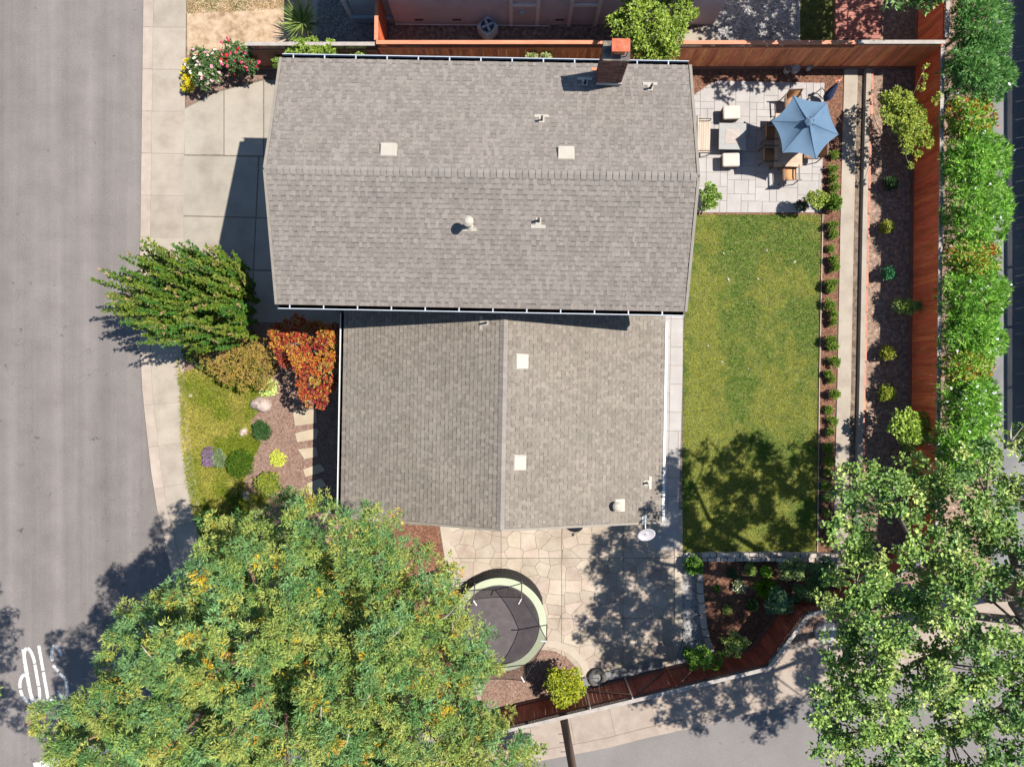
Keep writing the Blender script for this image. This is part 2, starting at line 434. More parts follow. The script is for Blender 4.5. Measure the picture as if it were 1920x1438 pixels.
M['tabletop'] = mk('tile_table_top', [(0.27, 0.17, 0.11), (0.36, 0.25, 0.175)], 5, rough=0.5, bump=0.08, obj=0.15)
M['pad'] = mk('green_pad', [(0.2987, 0.3234, 0.2257), (0.3331, 0.3569, 0.2596)], 3, rough=0.5, bump=0.05)
M['jumpmat'] = mk('jump_mat', [(0.055, 0.045, 0.048), (0.085, 0.07, 0.073)], 3, rough=0.75, bump=0.1, bscale=90)
M['net'] = netmat('safety_net', (0.02, 0.018, 0.017), 0.42)
M['netdense'] = netmat('bunched_net', (0.012, 0.011, 0.011), 0.9)
M['steel'] = mk('galvanised_tube', [(0.4, 0.41, 0.42), (0.52, 0.53, 0.54)], 6, rough=0.35, metal=0.6, bump=0)
M['tyre'] = mk('tyre_rubber', [(0.045, 0.042, 0.04), (0.085, 0.08, 0.076)], 9, rough=0.8, bump=0.2)
M['dish'] = mk('dish_grey', [(0.328, 0.3034, 0.328), (0.3772, 0.3526, 0.3772)], 4, rough=0.45, bump=0.02)
M['bark'] = mk('bark', [(0.13, 0.07, 0.05), (0.25, 0.15, 0.115)], 9, rough=0.9, bump=0.6, bscale=16, stretch=(3, 3, 0.6))
M['greybark'] = mk('grey_bark', [(0.09, 0.075, 0.062), (0.2, 0.17, 0.145)], 7, rough=0.9, bump=0.5, bscale=16)
M['twig'] = mk('pale_twig', [(0.3, 0.25, 0.21), (0.42, 0.36, 0.31)], 7, rough=0.9)
M['pole'] = mk('pole_timber', [(0.09, 0.055, 0.042), (0.17, 0.11, 0.085)], 5, rough=0.85, bump=0.4, stretch=(4, 4, 0.3))
M['pot'] = mk('dark_pot', [(0.03, 0.035, 0.05), (0.05, 0.058, 0.075)], 4, rough=0.4)
M['bluepot'] = mk('blue_pot', [(0.03, 0.1, 0.28), (0.05, 0.16, 0.4)], 4, rough=0.2, spec=0.6)
M['bin'] = mk('green_bin', [(0.09, 0.13, 0.11), (0.13, 0.175, 0.15)], 4, rough=0.5)
M['galv'] = mk('zinc_tub', [(0.3, 0.29, 0.28), (0.42, 0.41, 0.4)], 5, rough=0.5)
M['terracotta'] = mk('terracotta', [(0.4, 0.13, 0.06), (0.5, 0.19, 0.1)], 5, rough=0.7)
M['utility'] = mk('utility_lid', [(0.256, 0.248, 0.24), (0.336, 0.328, 0.32)], 4, rough=0.8, bump=0.1)
M['orange_brick'] = mk('edging_brick', [(0.3, 0.13, 0.09), (0.42, 0.2, 0.14)], 6, bump=0.3, obj=0.15)
M['leaf'] = leafmat('leaf', 0.2); M['leafdry'] = leafmat('matt_leaf', 0.15, 0.7, 0.2); M['needle'] = leafmat('feathery_leaf', 0.2, 0.6, 0.22)
M['glossleaf'] = leafmat('glossy_leaf', 0.28, 0.62, 0.25); M['petal'] = leafmat('petal', 0.2, 0.7, 0.2); M['blade'] = leafmat('grass_blade', 0.25, 0.9, 0.03)

# foliage ------------------------------------------------------------
def unit(a):
    return a / np.maximum(np.linalg.norm(a, axis=1, keepdims=True), 1e-9)
def leaves(T, D, m, Ln, Wd, spread, cols, up=0.8, jit=0.0, vary=0.22, shape=0.5):
    """m leaves at every tuft T pointing along D +- spread; flat faces tend to look up. -> V, F, C"""
    n = len(T)
    t = np.repeat(T, m, 0); d = np.repeat(D, m, 0); c = np.repeat(cols, m, 0)
    q = n * m
    t = t + rng.normal(0, 1, (q, 3)) * jit
    d = unit(d + rng.normal(0, 1, (q, 3)) * spread)
    nrm = rng.normal(0, 1, (q, 3)) * (1 - up) + np.array([0, 0, up])
    s = unit(np.cross(d, nrm))
    L = Ln * rng.uniform(0.65, 1.25, (q, 1)); W = Wd * rng.uniform(0.7, 1.25, (q, 1))
    nn = np.cross(s, d)
    V = np.empty((q, 4, 3), np.float32)
    V[:, 0] = t; V[:, 1] = t + d * L * shape + s * W / 2 + nn * W * 0.12; V[:, 2] = t + d * L; V[:, 3] = t + d * L * shape - s * W / 2 + nn * W * 0.12
    g_ = c.mean(1, keepdims=True); c = np.clip(g_ + (c - g_) * 1.06, 0.004, 1) * 1.08
    c = np.clip(c * rng.uniform(1 - vary, 1 + vary, (q, 1)), 0, 0.85)
    C = np.repeat(c[:, None, :], 4, 1)
    return V.reshape(-1, 3), np.arange(q * 4).reshape(-1, 4), C.reshape(-1, 3)
def pick(pal, n, w=None):
    p = np.array(pal, float)
    i = rng.choice(len(p), n, p=None if w is None else np.array(w) / sum(w))
    return p[i]
def shell(blobs, n_per, low=-0.3, depth=0.35):
    """tuft positions and outward directions on blobs (x, y, z, r_horizontal, r_vertical)"""
    b = np.array(blobs, float)
    wgt = b[:, 3] ** 2; cnt = np.maximum(3, (n_per * wgt / wgt.mean()).astype(int))
    i = np.repeat(np.arange(len(b)), cnt)
    d = unit(rng.normal(0, 1, (len(i), 3)))
    fl = d[:, 2] < low; d[fl, 2] *= -1
    rr = 1 - depth * rng.random((len(i), 1)) ** 1.5
    rr *= rng.uniform(0.85, 1.12, (len(i), 1))
    s = np.stack([b[i, 3], b[i, 3], b[i, 4]], 1)
    return b[i, :3] + d * s * rr, unit(d + np.array([0, 0, 0.25])), i
def subblobs(blobs, k, r0_, r1_, rng_low=-0.25):
    out = []
    for b in blobs:
        n = max(3, int(k * (b[3] / 0.5) ** 2))
        d = unit(rng.normal(0, 1, (n, 3))); d[:, 2] = np.where(d[:, 2] < rng_low, -d[:, 2], d[:, 2])
        for q in d:
            r_ = random.uniform(r0_, r1_)
            out.append((b[0] + q[0] * b[3], b[1] + q[1] * b[3], b[2] + q[2] * b[4], r_, r_ * .75))
    return out
def scatter(poly, n, rmin, tries=40):
    """blue-noise points in a polygon (survey units)"""
    xs = [p[0] for p in poly]; ys = [p[1] for p in poly]
    c = np.stack([rng.uniform(min(xs), max(xs), n * tries), rng.uniform(min(ys), max(ys), n * tries)], 1)
    c = c[in_poly(c, poly)]
    out = []
    for q in c:
        if all((q[0] - o[0]) ** 2 + (q[1] - o[1]) ** 2 > rmin * rmin for o in out):
            out.append(q)
            if len(out) >= n: break
    return out
def limbs(mb, base, top, tips, r0, r1=0.03, bend=0.4):
    """a tapered trunk base->top with limbs to the tips"""
    base, top = Vector(base), Vector(top)
    mid = (base + top) / 2 + Vector((random.uniform(-.1, .1), random.uniform(-.1, .1), 0)) * bend
    path = [base, base.lerp(mid, 0.5), mid, mid.lerp(top, 0.5), top]
    mb.tube(path, [r0 * 1.25, r0, r0 * 0.85, r0 * 0.6, r0 * 0.35], 9)
    for t in tips:
        t = Vector(t)
        a = path[random.choice((1, 2, 3))]
        h = a.lerp(t, 0.5) + Vector((random.uniform(-.2, .2), random.uniform(-.2, .2), -0.12 * (t - a).length * bend))
        q = a.lerp(h, 0.5) + Vector((0, 0, 0.1)) * bend
        mb.tube([a, q, h, t], [r0 * 0.4, r0 * 0.3, r0 * 0.2, r1], 6)

def plant(name, label, cat, base, blobs, n_per, m, Ln, Wd, spread, pal, w=None, group=None, mat='leaf', stem='greybark', r0=0.04,
          up=0.8, low=-0.3, depth=0.4, vary=0.22, flowers=None, crown='foliage', trunk='stem', shape=0.5, patch=0.0, jit=0.0):
    """a thing: stem + foliage (+ flowers). blobs in metres"""
    t = thing(name, label, cat, base, group)
    T, D, bi = shell(blobs, n_per, low, depth)
    T[:, 2] = np.maximum(T[:, 2], base[2] + 0.02)
    cols = pick(pal, len(T), w)
    if patch:
        pc = pick(pal, len(blobs), w)[bi]; sel = rng.random(len(T)) < patch; cols[sel] = pc[sel]
    V, F, C = leaves(T, D, m, Ln, Wd, spread, cols, up=up, vary=vary, shape=shape, jit=jit)
    np_mesh(crown, V, F, M[mat], t, C)
    mb = MB()
    tips = [b[:3] for b in (blobs if len(blobs) <= 14 else random.sample(list(map(tuple, blobs)), 14))]
    cz = max(b[2] for b in blobs); cx = sum(b[0] for b in blobs) / len(blobs); cy = sum(b[1] for b in blobs) / len(blobs)
    limbs(mb, base, (base[0] * .4 + cx * .6, base[1] * .4 + cy * .6, base[2] + (cz - base[2]) * 0.75), tips, r0, r0 * 0.15)
    mb.build(trunk, M[stem], t, smooth=True)
    if flowers:
        fn, fcols, fl, fw, fm = flowers
        k = rng.choice(len(T), min(fn, len(T)), replace=False)
        k = k[D[k, 2] > 0.05]
        FV, FF, FC = leaves(T[k] + D[k] * Ln * 0.8, D[k], fm, fl, fw, 1.2, pick(fcols, len(k)), up=0.6, vary=0.1, shape=0.6)
        np_mesh('blossom', FV, FF, M['petal'], t, FC, kind='stuff')
    return t

# ================================================================== THE SETTING
MB().face([(-150, -150, -0.05), (150, -150, -0.05), (150, 150, -0.05), (-150, 150, -0.05)]).build('ground', M['soil'], kind='structure')

ROAD_EDGE = [(272, -500), (270, -200), (269, 0), (266, 235), (264, 395), (263, 478), (263, 580), (263, 649), (267, 731), (275, 809), (284, 887), (295, 956), (307, 1001), (318, 1057),
             (327, 1100), (345, 1160), (375, 1225), (420, 1290), (490, 1350), (590, 1402), (720, 1430), (860, 1440), (950, 1436), (1028, 1423), (1091, 1411), (1146, 1400), (1215, 1382), (1285, 1367),
             (1331, 1357), (1373, 1344), (1415, 1335), (1477, 1324), (1560, 1305), (1700, 1262), (1830, 1215), (1950, 1170), (2150, 1090), (2500, 950)]
edge = [GP(x, y) for x, y in ROAD_EDGE]
def offset_line(line, d):
    out = []
    for i, p in enumerate(line):
        t = (line[min(i + 1, len(line) - 1)] - line[max(i - 1, 0)]).normalized()
        dd = d[i] if hasattr(d, '__len__') else d
        out.append(p + Vector((-t.y, t.x, 0)) * dd)
    return out
NE = len(edge)
cw = 18.5 / K
sw = [((80 if ROAD_EDGE[i][1] < 1330 and i < 20 else 90) if i < 22 else min(112, 90 + (i - 22) * 8)) / K for i in range(NE)]
# road sheet: everything on the street side of the kerb
rd = [(p.x + 0.02, p.y) for p in edge] + [(60, -60), (-60, -60), (-60, 60), (edge[0].x, 60)]
mb = MB(); mb.face([(x, y, 0.0) for x, y in ccw(rd)]); mb.build('road', M['asphalt'], kind='structure')
# yard platform, a kerb's step above the road
yard = [(p.x, p.y) for p in offset_line(edge, cw * 0.6)] + [(70, 60), (edge[0].x, 60)]
mb = MB(); mb.prism(ccw(yard), -0.04, G - 0.012); soil_o = mb.build('garden_soil', M['soil'], kind='structure')

def resample(line, step):
    out = [line[0]]; acc = 0
    L = [0]
    for a, b in zip(line, line[1:]): L.append(L[-1] + (b - a).length)
    n = max(1, int(L[-1] / step)); res = []
    j = 0
    for k in range(n + 1):
        s = L[-1] * k / n
        while j < len(L) - 2 and L[j + 1] < s: j += 1
        res.append((j, (s - L[j]) / max(1e-9, L[j + 1] - L[j])))
    return res
def at(line, jt): return line[jt[0]].lerp(line[jt[0] + 1], jt[1])
o_in = offset_line(edge, cw); o_out = offset_line(edge, sw)
# one dirt sheet under the slabs shows in the joints
def strip_poly(a, b): return [(p.x, p.y) for p in a] + [(p.x, p.y) for p in reversed(b)]
walk_base = MB()
for i in range(NE - 1):
    walk_base.face([(edge[i].x, edge[i].y, G - 0.006), (edge[i + 1].x, edge[i + 1].y, G - 0.006), (o_out[i + 1].x, o_out[i + 1].y, G - 0.006), (o_out[i].x, o_out[i].y, G - 0.006)][::-1])
sidewalk = walk_base.build('sidewalk', M['joint'], kind='structure')
curb = MB()
for i in range(NE - 1):
    a, b = edge[i], edge[i + 1]
    curb.face([(a.x, a.y, 0.0), (b.x, b.y, 0.0), (b.x, b.y, G - 0.01), (a.x, a.y, G - 0.01)])
curb = curb.build('curb', M['curb'], kind='structure')
js = resample(edge, 1.62)
for k in range(len(js) - 1):
    sub = [js[k]] + [(q, 0.0) for q in range(js[k][0] + 1, js[k + 1][0] + 1)] + [js[k + 1]]
    lo = edge[js[k][0]].y
    low_part = js[k][0] > 18
    def ring(aline, bline, ga, gb, mat, nm, par, top):
        A = [at(aline, q) for q in sub]; B = [at(bline, q) for q in sub]
        pts = [(p.x, p.y) for p in A] + [(p.x, p.y) for p in reversed(B)]
        # drop duplicate points
        pp = [pts[0]]
        for q in pts[1:]:
            if math.hypot(q[0] - pp[-1][0], q[1] - pp[-1][1]) > 0.02: pp.append(q)
        pp = ccw(pp)
        cx = sum(p[0] for p in pp) / len(pp); cy = sum(p[1] for p in pp) / len(pp)
        pp = [(cx + (x - cx) * (1 - ga), cy + (y - cy) * (1 - gb)) for x, y in pp]
        MB().prism(pp, G - 0.05, top).build(nm, M[mat], par)
    ring(edge, o_in, 0.0, 0.007, 'curb' if not low_part else 'pinkcurb', 'curb_stone', curb, G + 0.012)
    ring(o_in, o_out, 0.008, 0.006, 'concrete' if not low_part else 'pinkcurb', 'slab', sidewalk, G + random.uniform(-0.001, 0.006))

# the side lane right of the hedge and the street below
MB().face([(p[0], p[1], G + 0.004) for p in ccw(xy([(1858, -400), (2400, -400), (2400, 1120), (1980, 1150), (1858, 1195)]))]).build('lane', M['lane'], kind='structure')
low = [(p.x, p.y) for p in edge[22:]]
MB().face([(x, y, 0.004) for x, y in ccw([(edge[22].x - 1.0, -40)] + [(edge[22].x - 1, edge[22].y - 0.9)] + [(x, y - 0.02) for x, y in low] + [(60, -40)])]).build('side_street', M['asphalt2'], kind='structure')

# STOP painted on the road for traffic heading down the street
def strokes(lines, w, org, ex, ey, z=0.007):
    m_ = MB()
    for ln in lines:
        z += 0.0012
        pts = [org + ex * x + ey * y for x, y in ln]
        Ls, Rs = [], []
        for i, p in enumerate(pts):
            t = (pts[min(i + 1, len(pts) - 1)] - pts[max(i - 1, 0)]).normalized()
            n_ = Vector((-t.y, t.x, 0)) * w / 2
            Ls.append(p + n_); Rs.append(p - n_)
        for i in range(len(pts) - 1):
            m_.face([(q.x, q.y, z) for q in (Rs[i], Rs[i + 1], Ls[i + 1], Ls[i])])
    return m_
ang = R(10)
ey = Vector((math.sin(ang), -math.cos(ang), 0)); ex = Vector((-math.cos(ang), -math.sin(ang) * 0.2, 0)).normalized()
def arc(cx, cy, rx, ry, a0, a1, n=10): return [(cx + rx * math.cos(R(a0 + (a1 - a0) * i / n)), cy + ry * math.sin(R(a0 + (a1 - a0) * i / n))) for i in range(n + 1)]
Hh = 2.2
GLY = {'S': [arc(0, 1.62, .19, .5, 20, 88), arc(0, 1.62, .19, .5, 96, 200), [(-.19, 1.4), (-.1, 1.22), (0.0, 1.12)], [(0.03, 1.06), (.12, .96), (.19, .8)], arc(0, .56, .19, .5, 10, -84), arc(0, .56, .19, .5, -96, -165)],
       'T': [[(0, 0), (0, .98)], [(0, 1.04), (0, 2.1)], [(-.24, 2.16), (.24, 2.16)]],
       'O': [arc(0, 1.55, .19, .6, 0, 86), arc(0, 1.55, .19, .6, 94, 180), arc(0, .62, .19, .6, 180, 266), arc(0, .62, .19, .6, 274, 360), [(-.19, 1.5), (-.19, .66)], [(.19, 1.5), (.19, .66)]],
       'P': [[(-.17, 0), (-.17, 1.02)], [(-.17, 1.08), (-.17, 2.1)], arc(-.1, 1.55, .3, .55, -84, -4), arc(-.1, 1.55, .3, .55, 4, 88)]}
wt = thing('road_lettering', 'white painted STOP letters on the grey street, partly under the big tree', 'road marking', GP(60, 1262, 0.007))
for ch, (cx, cy) in zip('STOP', ((99, 1210), (69, 1212), (47, 1216), (31, 1219))):
    o = GP(cx, cy, 0.0)
    strokes(GLY[ch], 0.12, Vector((o.x, o.y, 0)), ex, ey).build('letter', M['paint'], wt)
mb = MB(); a, b = GP(60, 1440), GP(230, 1398); mb.bar((a.x, a.y, 0.006), (b.x, b.y, 0.006), 0.3, 0.004)
tag(mb.build('stop_line', M['paint']), 'white stop line on the street below the STOP letters', 'road marking')

# ---- driveway slabs
dw = MB(); dw.face([(p[0], p[1], G - 0.005) for p in ccw(xy([(340, 204), (405, 172), (500, 148), (640, 148), (640, 610), (470, 610), (340, 560)]))])
driveway = dw.build('driveway', M['joint'], kind='structure')
for poly in ([(346, 205), (405, 174), (419, 171), (419, 290), (346, 290)], [(421, 170), (493, 152), (493, 292), (421, 291)], [(495.5, 151), (640, 148), (640, 294), (495.5, 292)],
             [(345, 292.5), (484, 295), (479, 407), (343.5, 404)], [(487, 295), (640, 297), (640, 411), (481.5, 408)], [(343, 406.5), (478.5, 409.5), (474, 505), (342, 500)],
             [(481, 410), (640, 413), (640, 508), (476.5, 505.5)], [(341, 502), (474, 508), (471, 600), (340, 556)], [(476, 508), (640, 511), (640, 608), (473.5, 604)]):
    MB().prism(ccw(xy(poly)), G - 0.05, G + random.uniform(0.0, 0.005)).build('slab', M['drive'], driveway)

# ---- flat ground covers (each a thin sheet on the soil)
def sheet(name, pts, z, mat, kind='structure'):
    return MB().face([(p[0], p[1], z) for p in ccw(xy(pts))]).build(name, M[mat], kind=kind)
sheet('dry_lawn', [(349, -300), (595, -300), (595, 77), (470, 84), (351, 104)], G - 0.004, 'dry')
sheet('rose_bed', [(352, 106), (500, 90), (640, 92), (640, 150), (500, 146), (405, 170), (349, 200)], G - 0.003, 'mulchpale')
sheet('side_yard', [(512, 84), (1310, 84), (1310, 200), (512, 200)], G - 0.006, 'soil')
sheet('gravel_bed', [(596, -300), (712, -300), (712, 82), (585, 82)], G - 0.002, 'gravel')
sheet('neighbour_walk', [(712, 30), (1345, 30), (1345, 90), (712, 90)], G - 0.001, 'dark_soil')
sheet('neighbour_path', [(1268, 66), (1345, 40), (1350, 92), (1268, 92)], G + 0.004, 'concrete')
sheet('gravel_yard', [(1338, -300), (1500, -300), (1500, 92), (1338, 92)], G + 0.001, 'gravel')
sheet('shaded_lawn', [(1500, -300), (1580, -300), (1580, 92), (1500, 92)], G + 0.002, 'turf')
sheet('neighbour_bed', [(1570, -300), (1760, -300), (1760, 100), (1570, 100)], G - 0.003, 'dark_soil')
sheet('front_bed', [(331, 600), (660, 600), (660, 1330), (520, 1300), (420, 1180), (385, 1050), (350, 900), (338, 770), (332, 670)], G - 0.002, 'mulchpale')
sheet('patio_bed', [(1290, 118), (1590, 118), (1590, 410), (1290, 410)], G - 0.004, 'mulch')
sheet('hedge_row_bed', [(1536, 150), (1585, 150), (1578, 600), (1568, 1050), (1526, 1050), (1533, 700)], G - 0.002, 'mulch')
sheet('bank', [(1618, 112), (1735, 112), (1735, 1100), (1600, 1100), (1610, 800)], G - 0.001, 'dark_soil')
sheet('planting_bed', [(1305, 1045), (1600, 1045), (1600, 1110), (1500, 1150), (1420, 1245), (1300, 1285)], G - 0.0015, 'mulch')
sheet('gravel_strip', [(1278, 1030), (1312, 1030), (1318, 1120), (1335, 1275), (1240, 1300), (1240, 1200)], G - 0.0005, 'gravel')
sheet('verge', [(1425, 1262), (1512, 1120), (1620, 1090), (1880, 1000), (1880, 1170), (1640, 1235), (1500, 1268)], G - 0.004, 'dark_soil')
sheet('hedge_bed', [(1725, -300), (1862, -300), (1862, 1120), (1725, 1120)], G - 0.0035, 'dark_soil')
sheet('side_bed', [(640, 985), (825, 985), (860, 1150), (900, 1360), (640, 1360)], G - 0.0012, 'mulch')

# ---- lawns: turf sheet + blades
def grass(name, poly, n, hgt, wid, pal_fn, z=G, lean=0.55, parent=None):
    pp = xy(poly)
    a = np.array(pp); c = np.stack([rng.uniform(a[:, 0].min(), a[:, 0].max(), n * 2), rng.uniform(a[:, 1].min(), a[:, 1].max(), n * 2)], 1)
    c = c[in_poly(c, pp)][:n]
    T = np.column_stack([c, np.full(len(c), z)])
    D = np.tile(np.array([[0, 0, 1.0]]), (len(T), 1))
    V, F, C = leaves(T, D, 1, hgt, wid, lean, pal_fn(c), up=0.35, vary=0.25, shape=0.35)
    return np_mesh(name, V, F, M['blade'], None, C, kind='stuff')
LAWN = [(1303, 403), (1541, 403), (1535, 700), (1531, 1034), (1280, 1036), (1281, 700), (1284, 590)]
sheet('lawn', LAWN, G + 0.001, 'turf')
def lawn_col(c):
    u = vnoise(c[:, 0] * 0.8 + 3, c[:, 1] * 0.8) * 0.55 + vnoise(c[:, 0] * 2.6, c[:, 1] * 2.3 + 9) * 0.3 + vnoise(c[:, 0] * 7, c[:, 1] * 7 + 3) * 0.15
    yb = np.clip((4.0 - c[:, 1]) / 12, 0, 1) * 0.2            # drier towards the far end
    u = np.clip((u + yb - 0.47) * 5.0, 0, 1)[:, None]
    u = np.clip(u + rng.normal(0, 0.16, u.shape), 0, 1)
    g = np.array([[0.06, 0.175, 0.012]]); y = np.array([[0.36, 0.35, 0.065]])
    return g * (1 - u) + y * u
tag(grass('lawn_grass', LAWN, 150000, 0.055, 0.018, lawn_col, lean=1.0), 'mown patchy green and yellow lawn beside the house', 'grass')
FRONT = [(333, 665), (342, 700), (480, 650), (500, 750), (470, 790), (490, 830), (455, 900), (470, 960), (470, 1010), (390, 1060), (364, 965), (351, 897), (342, 829), (340, 770)]
def front_col(c):
    u = np.clip((vnoise(c[:, 0] * 1.7 + 8, c[:, 1] * 1.7) - 0.25) * 1.6, 0, 1)[:, None]
    u = np.clip(u + rng.normal(0, 0.25, u.shape), 0, 1)
    return np.array([[0.15, 0.2, 0.02]]) * (1 - u) + np.array([[0.38, 0.33, 0.09]]) * u
sheet('front_grass_soil', FRONT, G + 0.0005, 'turf')
tag(grass('front_grass', FRONT, 42000, 0.17, 0.02, front_col, lean=0.9), 'long yellow green grass between the sidewalk and the front bed', 'grass')
DRY = [(349, -60), (533, -60), (533, 16), (440, 22), (351, 26)]
def dry_col(c):
    u = np.clip((vnoise(c[:, 0] * 2, c[:, 1] * 2) - 0.3) * 2 + rng.normal(0, .2, len(c)), 0, 1)[:, None]
    return np.array([[0.11, 0.15, 0.03]]) * (1 - u) + np.array([[0.4, 0.3, 0.14]]) * u
tag(grass('neighbour_grass', DRY, 9000, 0.07, 0.02, dry_col, lean=0.8), 'green and straw coloured lawn by the sidewalk at the top', 'grass')
tag(grass('shady_grass', [(1500, -80), (1560, -80), (1560, 90), (1500, 90)], 6000, 0.08, 0.02, lambda c: pick([(0.05, 0.07, 0.02), (0.16, 0.15, 0.07), (0.1, 0.1, 0.04)], len(c)), lean=0.8), 'thin shaded grass strip beside the red deck', 'grass')

# ---- bark chips and pebbles lying loose
def chips(name, polys, n, size, mat, label, cat, flat=0.35, z=G):
    Ts = []
    for poly in polys:
        pp = xy(poly); a = np.array(pp)
        k = int(n * area(pp) / sum(area(xy(q)) for q in polys))
        c = np.stack([rng.uniform(a[:, 0].min(), a[:, 0].max(), k * 3), rng.uniform(a[:, 1].min(), a[:, 1].max(), k * 3)], 1)
        Ts.append(c[in_poly(c, pp)][:k])
    c = np.concatenate(Ts); n = len(c)
    # squashed octahedra
    base = np.array([[1, 0, 0], [-1, 0, 0], [0, 1, 0], [0, -1, 0], [0, 0, 1], [0, 0, -1]], float)
    s = size * rng.uniform(0.5, 1.5, (n, 1, 1)) * np.stack([rng.uniform(0.6, 1.5, n), rng.uniform(0.4, 0.9, n), np.full(n, flat)], 1)[:, None, :]
    v = base[None] * s
    th = rng.uniform(0, 6.28, n); ct, st = np.cos(th)[:, None], np.sin(th)[:, None]
    x = v[:, :, 0] * ct - v[:, :, 1] * st; y = v[:, :, 0] * st + v[:, :, 1] * ct
    V = np.stack([x + c[:, :1], y + c[:, 1:], v[:, :, 2] + z + size * flat * 0.5], 2).reshape(-1, 3)
    f = np.array([[0, 2, 4], [2, 1, 4], [1, 3, 4], [3, 0, 4], [2, 0, 5], [1, 2, 5], [3, 1, 5], [0, 3, 5]])
    F = (f[None] + (np.arange(n) * 6)[:, None, None]).reshape(-1, 3)
    o = np_mesh(name, V, F, M[mat], kind='stuff')
    return tag(o, label, cat)
chips('bark_mulch', [[(1536, 290), (1580, 290), (1568, 1040), (1527, 1040)], [(1297, 130), (1580, 130), (1580, 160), (1340, 155), (1300, 185)], [(1310, 1055), (1580, 1055), (1500, 1130), (1400, 1235), (1325, 1260)], [(745, 985), (822, 985), (835, 1080), (780, 1060)]],
      9000, 0.028, 'chip', 'loose dark red bark chips in the back garden beds', 'mulch')
chips('pale_bark_mulch', [[(480, 740), (650, 740), (650, 960), (480, 960), (500, 850)], [(420, 150), (640, 150), (640, 120), (350, 120), (350, 195)]], 6000, 0.026, 'chippale', 'loose pinkish bark chips in the front beds', 'mulch')
chips('pebbles', [[(600, -60), (708, -60), (708, 80), (590, 80)]], 6500, 0.03, 'pebble', 'grey pebbles in the shaded gap beside the neighbour house', 'gravel', 0.7)
chips('white_pebbles', [[(1340, -60), (1498, -60), (1498, 90), (1340, 90)]], 8500, 0.03, 'pebble', 'pale gravel yard behind the red fence', 'gravel', 0.7)
chips('grey_pebbles', [[(1283, 1050), (1306, 1050), (1314, 1130), (1328, 1260), (1262, 1280), (1272, 1200)]], 2200, 0.022, 'pebble', 'dark gravel strip beside the stamped patio', 'gravel', 0.6)
chips('leaf_litter', [[(1440, 1255), (1520, 1130), (1640, 1100), (1640, 1220), (1520, 1262)], [(1630, 130), (1705, 130), (1700, 1080), (1612, 1080)]], 4200, 0.024, 'chippale', 'pale leaf litter on the soil along the fence', 'litter', 0.3)

chips('fallen_leaves', [[(1300, 420), (1530, 420), (1525, 700), (1285, 700)]], 12, 0.05, 'paver', 'a few pale fallen leaves scattered on the lawn', 'leaves', 0.15, z=G + .03)
# ---- paver patio (random ashlar)
def ashlar(name, region, u, org, rot, nx, ny, mat, gap=0.007, sizes=((2, 2), (2, 1), (1, 2), (3, 2), (2, 3), (1, 1)), weights=(5, 3, 3, 3, 2, 1)):
    reg = ccw(xy(region))
    base = MB(); base.face([(x, y, G + 0.002) for x, y in reg]); base = base.build(name, M['joint'], kind='structure')
    occ = np.zeros((nx, ny), bool)
    ca, sa = math.cos(rot), math.sin(rot)
    for j in range(ny):
        for i in range(nx):
            if occ[i, j]: continue
            for _ in range(12):
                w_, h_ = random.choices(sizes, weights)[0]
                if i + w_ <= nx and j + h_ <= ny and not occ[i:i + w_, j:j + h_].any(): break
            else: w_, h_ = 1, 1
            occ[i:i + w_, j:j + h_] = True
            q = [(i * u, j * u), ((i + w_) * u, j * u), ((i + w_) * u, (j + h_) * u), (i * u, (j + h_) * u)]
            q = [(org[0] + x * ca - y * sa, org[1] + x * sa + y * ca) for x, y in q]
            q = clip_convex(q, reg)
            if len(q) < 3 or area(q) < 0.01: continue
            q = inset(q, gap)
            if len(q) < 3 or area(q) < 0.008: continue
            MB().prism(q, G - 0.03, G + 0.012 + random.uniform(-0.002, 0.002)).build('paver', M[mat], base)
    return base
PAT = [(1290, 186), (1313, 170), (1330, 158), (1346, 152), (1546, 156), (1540, 399), (1290, 399)]
o = GP(1283, 402); ashlar('patio', PAT, 0.272, (o.x, o.y), R(-1.0), 21, 20, 'paver')
o = GP(1215, 1052); ashlar('side_path', [(1215, 560), (1284, 560), (1280, 700), (1278, 1030), (1215, 1030)], 0.36, (o.x, o.y), R(-1.0), 5, 30, 'paver', sizes=((2, 2), (2, 3), (1, 2)), weights=(4, 4, 1))

